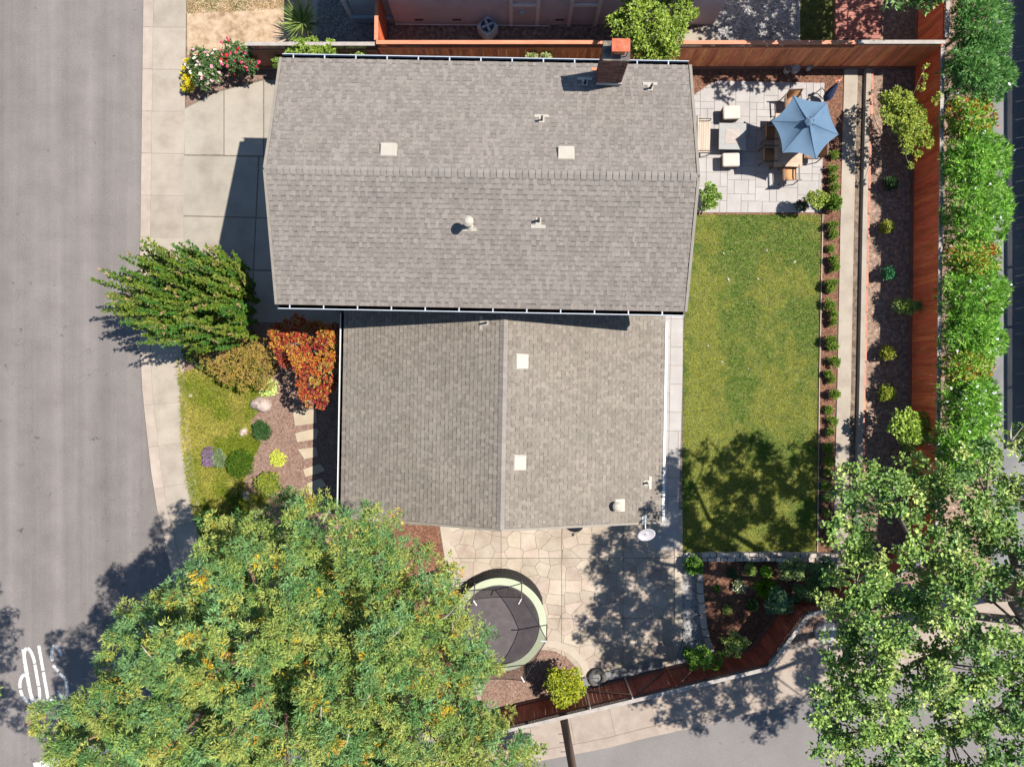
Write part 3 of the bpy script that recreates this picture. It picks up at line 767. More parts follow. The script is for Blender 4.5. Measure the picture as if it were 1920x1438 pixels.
# ---- stamped concrete patio: slabs of flagstone-shaped cells
SP = [(818, 955), (1281, 955), (1281, 1200), (1263, 1256), (1098, 1306), (900, 1330), (850, 1150)]
spb = MB(); spb.face([(x, y, G + 0.001) for x, y in ccw(xy(SP))]); spatio = spb.build('stamped_patio', M['joint'], kind='structure')
xs_ = [842, 939.5, 1053, 1168, 1264]; ys_ = [930, 1046, 1159, 1330]
seeds = []
for x in np.arange(800, 1300, 27):
    for y in np.arange(930, 1350, 27):
        seeds.append((x + rng.uniform(-11, 11), y + rng.uniform(-11, 11)))
seeds = np.array(seeds)
for (x0, x1) in zip(xs_, xs_[1:]):
    for (y0, y1) in zip(ys_, ys_[1:]):
        rect = clip_convex([(x0, y0), (x1, y0), (x1, y1), (x0, y1)], SP)
        if len(rect) < 3: continue
        rect = inset(rect, 0.25)
        for s in seeds:
            if not (x0 - 30 < s[0] < x1 + 30 and y0 - 30 < s[1] < y1 + 30): continue
            cell = [(s[0] - 45, s[1] - 45), (s[0] + 45, s[1] - 45), (s[0] + 45, s[1] + 45), (s[0] - 45, s[1] + 45)]
            for q in seeds[np.argsort(((seeds - s) ** 2).sum(1))[1:16]]:
                mx, my = (s + q) / 2; dx, dy = q - s
                cell = clip(cell, (mx, my), (mx - dy, my + dx))
                if len(cell) < 3: break
            if len(cell) < 3: continue
            cell = clip_convex(cell, rect)
            if len(cell) < 3 or area(cell) < 30: continue
            cell = inset(cell, 0.33)
            if len(cell) < 3: continue
            MB().prism(ccw(xy(cell)), G - 0.03, G + 0.011 + random.uniform(-0.0015, 0.0015)).build('flagstone', M['stamp'], spatio)
for poly in ([(820, 955), (841, 955), (868, 1160), (850, 1150)], [(1265, 955), (1280, 955), (1280, 1043), (1265, 1043)], [(1265, 1045), (1280, 1045), (1280, 1157), (1265, 1157)], [(1265, 1160), (1280, 1160), (1279, 1200), (1262, 1253), (1258, 1252)]):
    MB().prism(ccw(xy(poly)), G - 0.03, G + 0.0115).build('border_slab', M['stampedge'], spatio)

# raised bark bed with a concrete edge cut into the patio below the trampoline
BED = [(905, 1345), (900, 1250), (935, 1236), (975, 1222), (1010, 1217), (1038, 1220), (1062, 1231), (1080, 1250), (1092, 1275), (1096, 1310), (1000, 1345)]
MB().prism(ccw(xy(BED)), G - 0.02, G + 0.022).build('trampoline_bed', M['mulchpale'], kind='structure')
chips('warm_bark_mulch', [BED], 3200, 0.028, 'chippale', 'loose orange bark chips in the bed below the trampoline', 'mulch', z=G + 0.022)
bn = MB(); arcp = [(975, 1216), (1010, 1210), (1040, 1213), (1067, 1224), (1087, 1245), (1099, 1272), (1103, 1305)]
ip = [GP(x, y) for x, y in arcp]; op = offset_line(ip, -13 / K)
op = offset_line(ip, 13 / K) if (op[2].y < ip[2].y) else op
for i in range(len(ip) - 1):
    bn.prism(ccw([(ip[i].x, ip[i].y), (ip[i + 1].x, ip[i + 1].y), (op[i + 1].x, op[i + 1].y), (op[i].x, op[i].y)]), G - 0.02, G + 0.026)
bn.build('bed_edging', M['stampedge'], kind='structure')
# mow strip beside the lawn
mb = MB(); a = [GP(x, y) for x, y in ((1542, 403), (1536, 700), (1532, 1034))]
for p, q in zip(a, a[1:]): mb.bar((p.x, p.y, G + 0.02), (q.x, q.y, G + 0.02), 0.035, 0.06)
mb.build('lawn_edging', M['curb'], kind='structure')

# ---- concrete drain channel on the right
dl = [(1583, 122), (1578, 300), (1575, 430), (1570, 700), (1565, 900), (1561, 1110)]
prof = [(0, 0.03), (0.46, 0.03), (0.5, 0.03), (0.58, -0.05), (0.76, -0.05), (0.8, 0.14), (0.98, 0.14), (0.985, 0.0)]
mb = MB(); rows = []
for x, y in dl:
    p = GP(x, y); rows.append([(p.x + dx, p.y, G + dz) for dx, dz in [(-0.004, -0.03)] + prof])
for r0_, r1_ in zip(rows, rows[1:]):
    for i in range(len(prof)):
        mb.face([r0_[i], r1_[i], r1_[i + 1], r0_[i + 1]])
drain = mb.build('drain_channel', M['concrete'], kind='structure')
for y in range(150, 1100, 46):                         # edging bricks along the bank
    x = np.interp(y, [122, 430, 900, 1110], [1632, 1624, 1613, 1609])
    p = GP(x + 1.5, y); MB().box((p.x, p.y, G + 0.04), (0.1, 0.86, 0.14), R(0.8 + random.uniform(-.6, .6))).build('edging_brick', M['orange_brick'], drain, bevel=0.01)

# ================================================================== THE HOUSE
HA = R(-1.03); HC = Vector((-0.88, 6.10, 0)); eu = Vector((math.cos(HA), math.sin(HA), 0)); ev = Vector((-math.sin(HA), math.cos(HA), 0))
def H(u, v, z): return HC + eu * u + ev * v + Vector((0, 0, z))
ZE, ZR, HW, HD = 5.7, 6.93, 6.243, 3.758
LE, LR, LU0, LU1, LV = 2.85, 4.70, -4.86, 6.26, -10.76
LUC = (LU0 + LU1) / 2
def roof_z(p):
    d = Vector((p.x, p.y, 0)) - HC; u, v = d.dot(eu), d.dot(ev)
    if v > -HD: return ZR - abs(v) * (ZR - ZE) / HD
    return LR - abs(u - LUC) * (LR - LE) / ((LU1 - LU0) / 2)
def on_roof(x, y):
    z = 5.0
    for _ in range(12): z = roof_z(P(x, y, z))
    return P(x, y, z)
house = thing('house', 'two storey house with a grey brown shingled gable roof and lower wing', 'house', H(0, 0, 0))
def wallbox(nm, u0, u1, v0, v1, z0, z1, mat, par=house):
    return MB().hexa([H(u0, v0, z0), H(u1, v0, z0), H(u1, v1, z0), H(u0, v1, z0)], [H(u0, v0, z1), H(u1, v0, z1), H(u1, v1, z1), H(u0, v1, z1)]).build(nm, M[mat], par)
w1 = MB(); w1.hexa([H(-5.9, -3.35, 0), H(5.9, -3.35, 0), H(5.9, 3.35, 0), H(-5.9, 3.35, 0)], [H(-5.9, -3.35, 5.62), H(5.9, -3.35, 5.62), H(5.9, 3.35, 5.62), H(-5.9, 3.35, 5.62)])
for u in (-5.9, 5.9): w1.face([H(u, -3.35, 5.62), H(u, 3.35, 5.62), H(u, 0, 6.74)])
w1.build('wall', M['stucco'], house)
w2 = MB(); w2.hexa([H(LU0 + .4, LV + .4, 0), H(LU1 - .4, LV + .4, 0), H(LU1 - .4, -3.36, 0), H(LU0 + .4, -3.36, 0)], [H(LU0 + .4, LV + .4, 2.86), H(LU1 - .4, LV + .4, 2.86), H(LU1 - .4, -3.36, 2.86), H(LU0 + .4, -3.36, 2.86)])
w2.face([H(LU0 + .4, LV + .4, 2.86), H(LU1 - .4, LV + .4, 2.86), H(LUC, LV + .4, 4.55)])
w2.build('wall', M['stucco'], house)
gd = wallbox('garage_door', -5.95, -5.9, -2.6, 2.4, 0.1, 2.3, 'white')
for k in range(1, 4): wallbox('panel_joint', -5.957, -5.949, -2.6, 2.4, 0.1 + k * .55 - .01, 0.1 + k * .55 + .01, 'rail', gd)
def window(axis, c, a0, a1, z0, z1):
    if axis == 'u-': args = lambda g, t: (c - t, c, a0 - g, a1 + g)
    if axis == 'u+': args = lambda g, t: (c, c + t, a0 - g, a1 + g)
    if axis == 'v-': args = lambda g, t: (a0 - g, a1 + g, c - t, c)
    wd = wallbox('window', *args(0.09, 0.05), z0 - .09, z1 + .09, 'white')
    wallbox('pane', *args(0, 0.056), z0, z1, 'glass', wd)
for a in (-2.6, 1.0): window('u-', -5.9, a, a + 1.5, 3.6, 4.9)
for a in (-2.8, 0.4): window('u+', 5.9, a, a + 1.8, 3.6, 4.9)
window('u+', 5.9, -2.8, -0.8, 0.2, 2.2); window('u+', LU1 - .4, -8.5, -6.5, 0.9, 2.1); window('v-', LV + .4, 1.5, 3.2, 0.9, 2.1); window('v-', LV + .4, -3.2, -1.5, 0.9, 2.1)

# roof decks
def slab_roof(nm, pts, th):
    m_ = MB(); dn = Vector((0, 0, -th))
    m_.hexa([p + dn for p in pts], pts); return m_.build(nm, M['underlay'], house)
planes = []
E = 0.0
A, B, C_, D_ = H(-HW, -HD, ZE), H(HW, -HD, ZE), H(HW, 0, ZR), H(-HW, 0, ZR)
planes.append(('main', A, B, C_, D_)); A2, B2 = H(HW, HD, ZE), H(-HW, HD, ZE)
planes.append(('main', A2, B2, D_, C_))
lv0 = -3.34
LA, LB = H(LU0, LV, LE), H(LU0, lv0, LE); LRa, LRb = H(LUC, LV, LR), H(LUC, lv0, LR); RA, RB = H(LU1, LV, LE), H(LU1, lv0, LE)
planes.append(('low', LB, LA, LRa, LRb)); planes.append(('low', RA, RB, LRb, LRa))
roof_main = slab_roof('roof_deck', [A, B, C_, D_], 0.12); slab_roof('roof_deck', [A2, B2, D_, C_], 0.12)
roof_low = slab_roof('roof_deck', [LB, LA, LRa, LRb], 0.12); slab_roof('roof_deck', [RA, RB, LRb, LRa], 0.12)

# shingles: those next to the ridges (nearest the camera) are single pieces, the rest one field per house
EXP = 0.1415
field = {'main': [], 'low': []}; single = []
for nm, a, b, c, d in planes:
    U = (b - a); W = U.length; U = U / W; Vv = (d - a); L = Vv.length; Vv = Vv / L; Nn = U.cross(Vv)
    rows_n = int(L / EXP)
    ex_ = L / rows_n
    for r in range(rows_n):
        x = -0.0
        x = -random.uniform(0, 0.12); jit_ = random.uniform(-0.004, 0.004)
        tooth = random.random() < .5
        while x < W:
            w_ = random.choice((0.09, 0.105, 0.12, 0.135, 0.15, 0.175))
            if random.random() < .86: tooth = not tooth
            x0, x1 = max(0, x), min(W, x + w_)
            x += w_
            if x1 - x0 < 0.03: continue
            th = random.choice((0.012, 0.016)) if tooth else random.choice((0.006, 0.008))
            y0 = r * ex_ + jit_ + random.uniform(-.002, .002) - (0.02 if r == 0 else 0); y1 = (r + 1) * ex_ + 0.03
            if y1 > L: y1 = L
            rec = (nm, a, U, Vv, Nn, x0, x1 - 0.003, y0, y1, th)
            if nm == 'main' and r >= rows_n - 3 and len(single) < 300 and 0.6 < x0 < W - 0.6: single.append(rec)
            else: field[nm].append(rec)
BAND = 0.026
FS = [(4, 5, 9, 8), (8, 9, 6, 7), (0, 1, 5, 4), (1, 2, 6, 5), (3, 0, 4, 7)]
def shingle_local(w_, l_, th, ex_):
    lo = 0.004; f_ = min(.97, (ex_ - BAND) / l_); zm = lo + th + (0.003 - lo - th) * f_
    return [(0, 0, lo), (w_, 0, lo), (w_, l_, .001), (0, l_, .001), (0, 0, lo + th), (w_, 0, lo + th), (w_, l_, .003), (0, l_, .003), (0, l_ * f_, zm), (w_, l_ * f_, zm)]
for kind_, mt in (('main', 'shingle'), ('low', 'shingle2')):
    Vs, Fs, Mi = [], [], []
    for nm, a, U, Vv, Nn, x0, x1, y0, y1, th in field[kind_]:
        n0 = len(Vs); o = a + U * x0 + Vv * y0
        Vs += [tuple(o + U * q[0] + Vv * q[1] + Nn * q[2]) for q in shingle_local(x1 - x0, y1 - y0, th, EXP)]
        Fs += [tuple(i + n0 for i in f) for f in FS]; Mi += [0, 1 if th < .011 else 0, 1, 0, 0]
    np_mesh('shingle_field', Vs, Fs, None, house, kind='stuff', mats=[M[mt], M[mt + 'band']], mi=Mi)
sm = {}
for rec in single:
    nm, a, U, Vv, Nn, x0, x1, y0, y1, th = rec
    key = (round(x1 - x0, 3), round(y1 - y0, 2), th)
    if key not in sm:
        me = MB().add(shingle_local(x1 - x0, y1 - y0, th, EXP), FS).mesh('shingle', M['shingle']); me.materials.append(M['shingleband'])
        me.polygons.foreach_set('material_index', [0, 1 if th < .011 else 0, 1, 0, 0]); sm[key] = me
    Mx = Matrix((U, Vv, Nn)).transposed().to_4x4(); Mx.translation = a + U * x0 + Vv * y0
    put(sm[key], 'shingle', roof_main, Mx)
# ridge caps
def ridge(p0, p1, side0, side1, roof, step, w_=0.15):
    d = (p1 - p0); n_ = int(d.length / step); d.normalize()
    up = Vector((0, 0, 1))
    m_ = MB()
    l_ = step + 0.03
    s0, s1 = side0.normalized() * w_, side1.normalized() * w_
    def prof(t, h): return [d * t + s0 + up * h * 0.6, d * t + up * (h + 0.012), d * t + s1 + up * h * 0.6]
    a_, b_ = prof(0, 0.05), prof(l_, 0.016); a0, b0 = prof(0, 0.006), prof(l_, 0.004)
    m_.add(a_ + b_ + a0 + b0, [(0, 1, 4, 3), (1, 2, 5, 4), (0, 6, 7, 1), (1, 7, 8, 2), (0, 3, 9, 6), (2, 8, 11, 5)])
    me = m_.mesh('ridge_cap', M['cap'])
    for k in range(n_):
        Mx = Matrix.Translation(p0 + d * (k * d.length * 0 + k * step) + up * random.uniform(0, 0.003))
        put(me, 'ridge_cap', roof, Mx)
ridge(D_ + eu * -0.05, C_ + eu * 0.05, (A - D_), (B2 - D_), roof_main, 0.187, 0.13)
ridge(LRa + ev * -0.03, LRb, (LB - LRb), (RB - LRb), roof_low, 0.187, 0.13)
# rake boards, fascias, gutters
def trim(nm, a, b, w_, h_, mat, par=house): return MB().bar(a, b, w_, h_).build(nm, M[mat], par)
up = Vector((0, 0, 1))
for s_, u in ((-1, -HW), (1, HW)):
    for v in (-HD, HD): trim('rake_board', H(u + s_ * .045, v, ZE - .07), H(u + s_ * .045, 0, ZR - .07 + (0.001 if v > 0 else 0)), .085, .2, 'fascia')
for u, dz in ((LU0, 0), (LU1, .001)): trim('rake_board', H(u, LV - .04, LE - .06), H(LUC, LV - .04, LR - .06 + dz), .075, .17, 'fascia')
def gutter(p, q, out, straps, inner, lip):
    g = MB(); o_ = out.normalized(); z = Vector((0, 0, -0.02))
    w_ = 0.115
    g.add([p + z - up * .09, q + z - up * .09, q + z - up * .09 + o_ * w_, p + z - up * .09 + o_ * w_], [(0, 1, 2, 3), (3, 2, 1, 0)])
    g.bar(p + o_ * .006 + z - up * .045, q + o_ * .006 + z - up * .045, .01, .09)
    gt = g.build('gutter', M[inner], house)
    trim('gutter_lip', p + o_ * (w_ + .012) - up * .06, q + o_ * (w_ + .012) - up * .06, .024, .13, lip, gt)
    for k in range(straps):
        c = p.lerp(q, (k + .35) / straps) - up * 0.012
        trim('gutter_strap', c, c + o_ * w_, .036, .008, lip, gt)
M['lipgrey'] = mk('grey_gutter', [(0.3, 0.33, 0.37), (0.38, 0.41, 0.45)], 4, rough=0.4, bump=0.02)
gutter(H(-HW, HD + .02, ZE), H(HW, HD + .02, ZE), ev, 13, 'gutter_in', 'lipgrey')
gutter(H(-HW, -HD - .02, ZE), H(HW, -HD - .02, ZE), -ev, 12, 'gutterdirt', 'lipgrey')
gutter(H(LU0 - .02, LV, LE), H(LU0 - .02, -HD, LE), -eu, 0, 'white', 'white')
trim('fascia_board', H(LU1 + .06, LV, LE - .05), H(LU1 + .06, -HD - .1, LE - .05), .085, .16, 'white')

# vents and flashings on the roof
def frame_at(p):
    """local frame on the roof at p: (along eave, up slope, normal)"""
    d = Vector((p.x, p.y, 0)) - HC; u, v = d.dot(eu), d.dot(ev)
    if v > -HD:
        if v > 0: U, Sl = -eu, (D_ - B2)
        else: U, Sl = eu, (D_ - A)
    else:
        if u < LUC: U, Sl = -ev, (LRb - LB)
        else: U, Sl = ev, (LRb - RB)
    Sl = Sl.normalized(); return U, Sl, U.cross(Sl)
def rmat(p, lift=0.0):
    U, S_, Nn = frame_at(p); Mx = Matrix((U, S_, Nn)).transposed().to_4x4(); Mx.translation = p + Nn * lift; return Mx
for x, y in ((729, 283), (1061, 289), (978.5, 678), (974, 867)):
    p = on_roof(x, y); Mx = rmat(p, 0.02)
    v_ = MB(); v_.box(0, (0.5, 0.42, 0.012), M=Mx); vent = v_.build('vent_flashing', M['cream'], house)
    hd = MB(); q = lambda a, b, c: Mx @ Vector((a, b, c))
    hd.hexa([q(-.24, -.2, .01), q(.24, -.2, .01), q(.24, .2, .01), q(-.24, .2, .01)], [q(-.23, -.19, .1), q(.23, -.19, .1), q(.22, .19, .03), q(-.22, .19, .03)])
    hd.build('vent_hood', M['cream'], vent, bevel=0.01)
def pipe_vent(x, y, hgt, r, apron, capped=False, flange=None):
    p = on_roof(x, y); Mx = rmat(p, 0.022)
    f_ = MB(); f_.box(0, (0.44, 0.1, 0.01), M=Mx @ Matrix.Translation((0, -apron, 0))); f_.box(0, (0.17, apron + .12, 0.012), M=Mx @ Matrix.Translation((0, -apron / 2 + .04, 0.001)))
    fl = f_.build('pipe_flashing', M['cream'], house)
    t_ = MB(); t_.tube([p - up * .02, p + up * .05], [r * 1.9, r * 1.25], 14); t_.build('pipe_boot', M['black'] if not capped else M['cream'], fl, smooth=False)
    t_ = MB(); t_.tube([p + up * .02, p + up * hgt], r, 14); t_.build('vent_pipe', M['pipe'] if not capped else M['cream'], fl)
    if capped:
        t_ = MB(); t_.lathe([(0.0, .1), (r * 1.1, .085), (r * 2.1, .02), (r * 2.1, 0), (r * 0.8, -.01), (0, -.01)], p + up * hgt, 22); t_.build('vent_cap', M['cream'], fl, smooth=False)
pipe_vent(1096.5, 157, .22, .035, .16); pipe_vent(1219, 166.5, .33, .035, .16); pipe_vent(1015.5, 226, .33, .03, .14); pipe_vent(1009.5, 414.5, .3, .035, .16)
pipe_vent(911, 605.5, .28, .035, .16); pipe_vent(1212, 905, .25, .035, .14); pipe_vent(880, 424, .62, .075, .1, True)
p = on_roof(1162, 947); Mx = rmat(p, .022); fl = MB(); fl.box(0, (.42, .36, .012), M=Mx); fl = fl.build('vent_flashing', M['cream'], house)
p2 = p - eu * .12
MB().tube([p2, p2 + up * .3], .075, 16).build('vent_pipe', M['cream'], fl); MB().lathe([(0.0, .09), (.1, .075), (.165, .02), (.165, 0), (.06, -.01)], p2 + up * .3, 22).build('vent_cap', M['cream'], fl)

# chimney of single bricks
cb = on_roof(1141, 140); ch0 = Vector((2.57, 9.05, 0)); cwid, cdep = 0.70, 0.50; zb, zt = 5.6, 7.62
cr = Matrix.Translation(ch0) @ Matrix.Rotation(HA, 4, 'Z')
core = MB(); core.box(0, (cwid - .03, cdep - .03, zt - zb), M=cr @ Matrix.Translation((cwid / 2, cdep / 2, (zt + zb) / 2))); chimney = core.build('chimney', M['mortar'], house)
bm = MB().box((0, 0, 0), (0.205, 0.1, 0.062)).mesh('brick', M['brick']); bh = MB().box((0, 0, 0), (0.1, 0.1, 0.062)).mesh('brick', M['brick'])
course = 0; z = zb + .04
while z < zt - .05:
    if z > 5.75:
        off = (course % 2)
        for face_ in range(4):
            ln = cwid if face_ % 2 == 0 else cdep
            t0 = 0.1025 if off == 0 else 0.05
            t = t0
            while t < ln - 0.03:
                use = bm if (ln - t) > 0.1 and t > 0.06 else bh
                jx = random.uniform(-.003, .003)
                if face_ == 0: loc, rz = (t, .05 - .012 + jx, z), 0
                elif face_ == 2: loc, rz = (t, cdep - .038 + jx, z), 0
                elif face_ == 1: loc, rz = (cwid - .038 + jx, t, z), math.pi / 2
                else: loc, rz = (.038 + jx, t, z), math.pi / 2
                put(use, 'brick', chimney, cr @ Matrix.Translation(loc) @ Matrix.Rotation(rz, 4, 'Z'))
                t += 0.216 if use is bm else 0.163
    z += 0.073; course += 1
cap = MB(); cap.box(0, (cwid + .07, cdep + .06, .07), M=cr @ Matrix.Translation((cwid / 2, cdep / 2, zt + .0))); cap.build('chimney_crown', M['soot'], chimney, bevel=.015)
rc = MB(); rc.box(0, (.5, .36, .03), M=cr @ Matrix.Translation((.42, .24, zt + .38))); rc = rc.build('chimney_cap', M['rust'], chimney)
for a_ in (.2, .62):
    for b_ in (.1, .38): MB().box(0, (.025, .025, .36), M=cr @ Matrix.Translation((a_, b_, zt + .2))).build('cap_leg', M['rust'], rc)
MB().box(0, (.3, .2, .24), M=cr @ Matrix.Translation((.42, .24, zt + .14))).build('flue', M['terracotta'], chimney)
fl_ = MB(); fl_.box(0, (cwid + .06, .03, .14), M=cr @ Matrix.Translation((cwid / 2, -.016, 6.08))); fl_.build('chimney_flashing', M['galv'], chimney)
p = on_roof(1114, 131); MB().box(0, (.18, .1, .015), M=rmat(p, .025)).build('patch_flashing', M['terracotta'], house)

# satellite dish (stands on the roof, a thing of its own)
dm = on_roof(1207, 974)
dish = thing('satellite_dish', 'oval grey satellite dish on a white bracket at the lower roof edge', 'satellite dish', dm)
MB().box(0, (.3, .16, .02), M=rmat(dm, .03)).build('foot_plate', M['white'], dish)
elbow = dm + Vector((-.02, -.12, .38)); dc = dm + Vector((-.03, -.36, .55))
MB().tube([dm, dm + up * .2, elbow, dc], .022, 8).build('mast', M['white'], dish, smooth=True)
nrm = Vector((.12, -.55, .85)).normalized(); e1 = nrm.cross(Vector((0, 1, 0))).normalized(); e1 = Vector((1, -.1, 0)).normalized(); e1 = (e1 - nrm * e1.dot(nrm)).normalized(); e2 = nrm.cross(e1)
dk = MB(); n_ = 28
for rr in (0.001, .5, .85, 1.0):
    for k in range(n_):
        a_ = 2 * math.pi * k / n_; dk.v.append(tuple(dc + e1 * math.cos(a_) * .31 * rr + e2 * math.sin(a_) * .28 * rr + nrm * .07 * rr * rr))
for i in range(3):
    for k in range(n_): dk.f.append((i * n_ + k, i * n_ + (k + 1) % n_, (i + 1) * n_ + (k + 1) % n_, (i + 1) * n_ + k))
d_o = dk.build('reflector', M['dish'], dish, smooth=True); s_ = d_o.modifiers.new('thick', 'SOLIDIFY'); s_.thickness = .012
lnb = dc + nrm * .3 - e2 * .22
MB().tube([dc - e2 * .27, lnb], .012, 6).build('feed_arm', M['black'], dish); MB().box(lnb, (.05, .12, .06)).build('receiver', M['black'], dish)

# ================================================================== FENCES
def fence(label, a, b, h, mat, inner, cap='fencecap', lattice='lattice', lat_h=0.3, bw=0.14, kick=True, board_top=None, name='fence', posts=True, rails=True, cat='fence', every=2.44):
    """a, b: plan points; inner: +1 boards on the left of a->b, -1 on the right"""
    a, b = GP(*a), GP(*b)
    d = b - a; L = d.length; d.normalize(); n = Vector((-d.y, d.x, 0)) * inner
    f = thing(name, label, cat, (a + b) / 2)
    rz = math.atan2(d.y, d.x)
    hb = h - (lat_h + 0.06 if lat_h else 0.04)
    meshes = [MB().box((0, 0, hh / 2), (bw - 0.003, 0.02, hh)).mesh('board', M[mat]) for hh in (hb, hb - 0.006, hb + 0.004)]
    k = int(L / bw)
    for i in range(k):
        c = a + d * ((i + 0.5) * L / k) + n * (0.03 + random.uniform(0, 0.006)) + Vector((0, 0, 0.02))
        put(random.choice(meshes), 'board', f, Matrix.Translation(c) @ Matrix.Rotation(rz + random.uniform(-.006, .006), 4, 'Z') @ Matrix.Rotation(random.uniform(-.003, .003), 4, 'Y'))
    if posts:
        np_ = max(1, round(L / every)); pm = MB().box((0, 0, h / 2), (0.09, 0.09, h)).mesh('post', M['rail'])
        for i in range(np_ + 1):
            put(pm, 'post', f, Matrix.Translation(a + d * min(L - .05, max(.05, i * L / np_)) - n * 0.03) @ Matrix.Rotation(rz, 4, 'Z'))
    if rails:
        for z in (0.35, hb - 0.1):
            MB().bar(a - n * .01 + Vector((0, 0, z)), b - n * .01 + Vector((0, 0, z)), .04, .09).build('rail', M['rail'], f)
    if kick: MB().bar(a + n * .062 + Vector((0, 0, .1)), b + n * .062 + Vector((0, 0, .1)), .035, .2).build('kickboard', M['rail'], f)
    if lat_h:
        MB().bar(a + n * .035 + Vector((0, 0, hb + .04)), b + n * .035 + Vector((0, 0, hb + .04)), .05, .07).build('rail', M[mat], f)
        lt = MB(); z0, z1 = hb + .075, h - .02; hh = z1 - z0; sp = 0.105
        x = -hh
        while x < L:
            for s_ in (0, 1):
                p0, p1 = (x, z0), (x + hh, z1)
                if s_: p0, p1 = (x, z1), (x + hh, z0)
                (xa, za), (xb, zb_) = p0, p1
                if xa < 0: za += (zb_ - za) * (0 - xa) / (xb - xa); xa = 0
                if xb > L: zb_ = za + (zb_ - za) * (L - xa) / (xb - xa); xb = L
                if xb - xa > .02:
                    o_ = n * (0.012 + .01 * s_)
                    lt.bar(a + d * xa + o_ + Vector((0, 0, za)), a + d * xb + o_ + Vector((0, 0, zb_)), .034, .008, up=n)
            x += sp
        # bars above are flat slats: width lies in the fence plane
        lt.build('lattice', M[lattice], f, kind='stuff')
    if cap: MB().bar(a + Vector((0, 0, h + .015)) + n * .0, b + Vector((0, 0, h + .015)), .135, .035).build('cap_rail', M[cap], f)
    return f, a, d, n, L

fence('long red brown board fence with lattice top behind the house', (724, 127), (1560, 127), 2.0, 'fence', -1)
fence('red board fence with weathered grey cap in the top right corner', (1560.5, 127), (1712, 127), 2.02, 'fence', -1, cap='fencegrey', lat_h=0.14)
fence('tall orange red board fence between the bank and the oleander hedge', (1713, 124), (1703, 1010), 1.83, 'fencered', -1, cap='fencegrey', lat_h=0, bw=0.16)
fence('red board fence beside the dark bed at the top right', (1716, 118), (1724, -160), 1.98, 'fencered', 1, cap='fencegrey', lat_h=0.16, bw=0.2)
fence('short orange fence running up to the neighbour house', (724, 123), (727, -160), 2.0, 'fencered', -1, lat_h=0)
fence('brown fence with dark lattice behind the yucca and green bush', (495, 127), (722, 127), 1.88, 'fencebrown', -1, cap='fencegrey', lattice='latticedark', lat_h=0.34)
fence('low red brown fence behind the rose bushes', (374, 122), (494, 127), 0.86, 'fencebrown', -1, cap='fence', lat_h=0, posts=True)
low_f = fence('dark red board fence with lattice top along the lower sidewalk', (880, 1343), (1408, 1217), 1.83, 'fencedark', 1, cap='fencegrey', lattice='latticedark')
fence('dark red angled fence behind the planting bed', (1408.5, 1217), (1478, 1124), 1.83, 'fencedark', 1, cap='fencegrey', lattice='latticedark')
fence('short dark red fence with pale cap under the right tree', (1478.5, 1124), (1560, 1104), 1.83, 'fencedark', 1, cap='fencegrey', lattice='latticedark')
fence('dark red fence half hidden beneath the right tree', (1560.5, 1104), (1703, 1012), 1.83, 'fencedark', 1, cap='fencegrey', lattice='latticedark')
fence('lattice topped fence on the far side of the lane', (1944, -300), (1944, 830), 2.0, 'fencebrown', 1, cap='fencegrey', lat_h=0.4)
f, lfa, lfd, lfn, lfL = low_f
def on_low(x, z, off=0.075):
    t = (GP(x, 0).x - lfa.x) / lfd.x
    p = lfa + lfd * t + lfn * off; return Vector((p.x, p.y, G + z))
for (x0, z0), (x1, z1) in (((1098, .35), (1170, 1.42)), ((1186, 1.42), (1240, .3)), ((1262, 1.42), (1290, .7))):
    MB().bar(on_low(x0, z0), on_low(x1, z1), .08, .045, up=lfn).build('brace', M['rail'], f)
for x in (1098, 1172): MB().bar(on_low(x, .05, .12), on_low(x, 1.9, .12), .05, .05).build('pale_post', M['twig'], f)
for x in (1250,): MB().bar(on_low(x, .05, .09), on_low(x, 1.75, .09), .07, .07).build('post', M['fencedark'], f)
MB().bar(on_low(1096, .06, .3), on_low(1245, .06, .3), .36, .05).build('gate_sill', M['lane'], None, kind='structure')

# ================================================================== NEIGHBOUR HOUSE
nh = thing('neighbour_house', 'taupe stucco house wall with pale pink window trim behind the red fence', 'house', GP(1040, 30, 0))
def gbox(nm, x0, x1, y0, y1, z0, z1, mat, par):
    p, q = GP(x0, y1), GP(x1, y0)
    return MB().hexa([(p.x, p.y, z0), (q.x, p.y, z0), (q.x, q.y, z0), (p.x, q.y, z0)], [(p.x, p.y, z1), (q.x, p.y, z1), (q.x, q.y, z1), (p.x, q.y, z1)]).build(nm, M[mat], par)
gbox('wall', 742, 1337, -330, 47, 0.0, 5.6, 'taupe', nh)
gbox('wall', 668, 741, -330, 38, 0.0, 3.0, 'bluewall', nh)
gbox('plinth', 664, 740, 38.1, 44, 0.0, 0.5, 'bluewall', nh)
gbox('porch_roof', 620, 745, -340, 55, 3.0, 3.12, 'fascia', nh)
gbox('roof', 720, 1360, -350, 60, 5.6, 5.75, 'fascia', nh)
p0 = GP(662, 40); MB().bar((p0.x, p0.y, G), (p0.x - .12, p0.y + .1, 3.0), .13, .13).build('porch_post', M['white'], nh)
for x0, x1 in ((955, 1010), (1063, 1119)):
    wdo = gbox('window', x0 + 5, x1 - 5, 46.2, 46.9, 1.66, 3.0, 'white', nh)
    for q0, q1 in ((x0 + 9, (x0 + x1) / 2 - 1.5), ((x0 + x1) / 2 + 1.5, x1 - 9)): gbox('pane', q0, q1, 46.0, 46.3, 1.74, 2.9, 'glass', wdo)
    for q in (x0, x1 - 6.5): gbox('trim_board', q, q + 6.5, 47.1, 50, 0.1, 3.1, 'trim', nh)
    gbox('sill', x0 + 6.6, x1 - 6.6, 47.1, 49.6, 1.5, 1.64, 'trim', nh)
for x in (850, 1040, 780): gbox('wall_vent', x, x + 16, 47.1, 47.6, 0.45, 0.55, 'iron', nh)
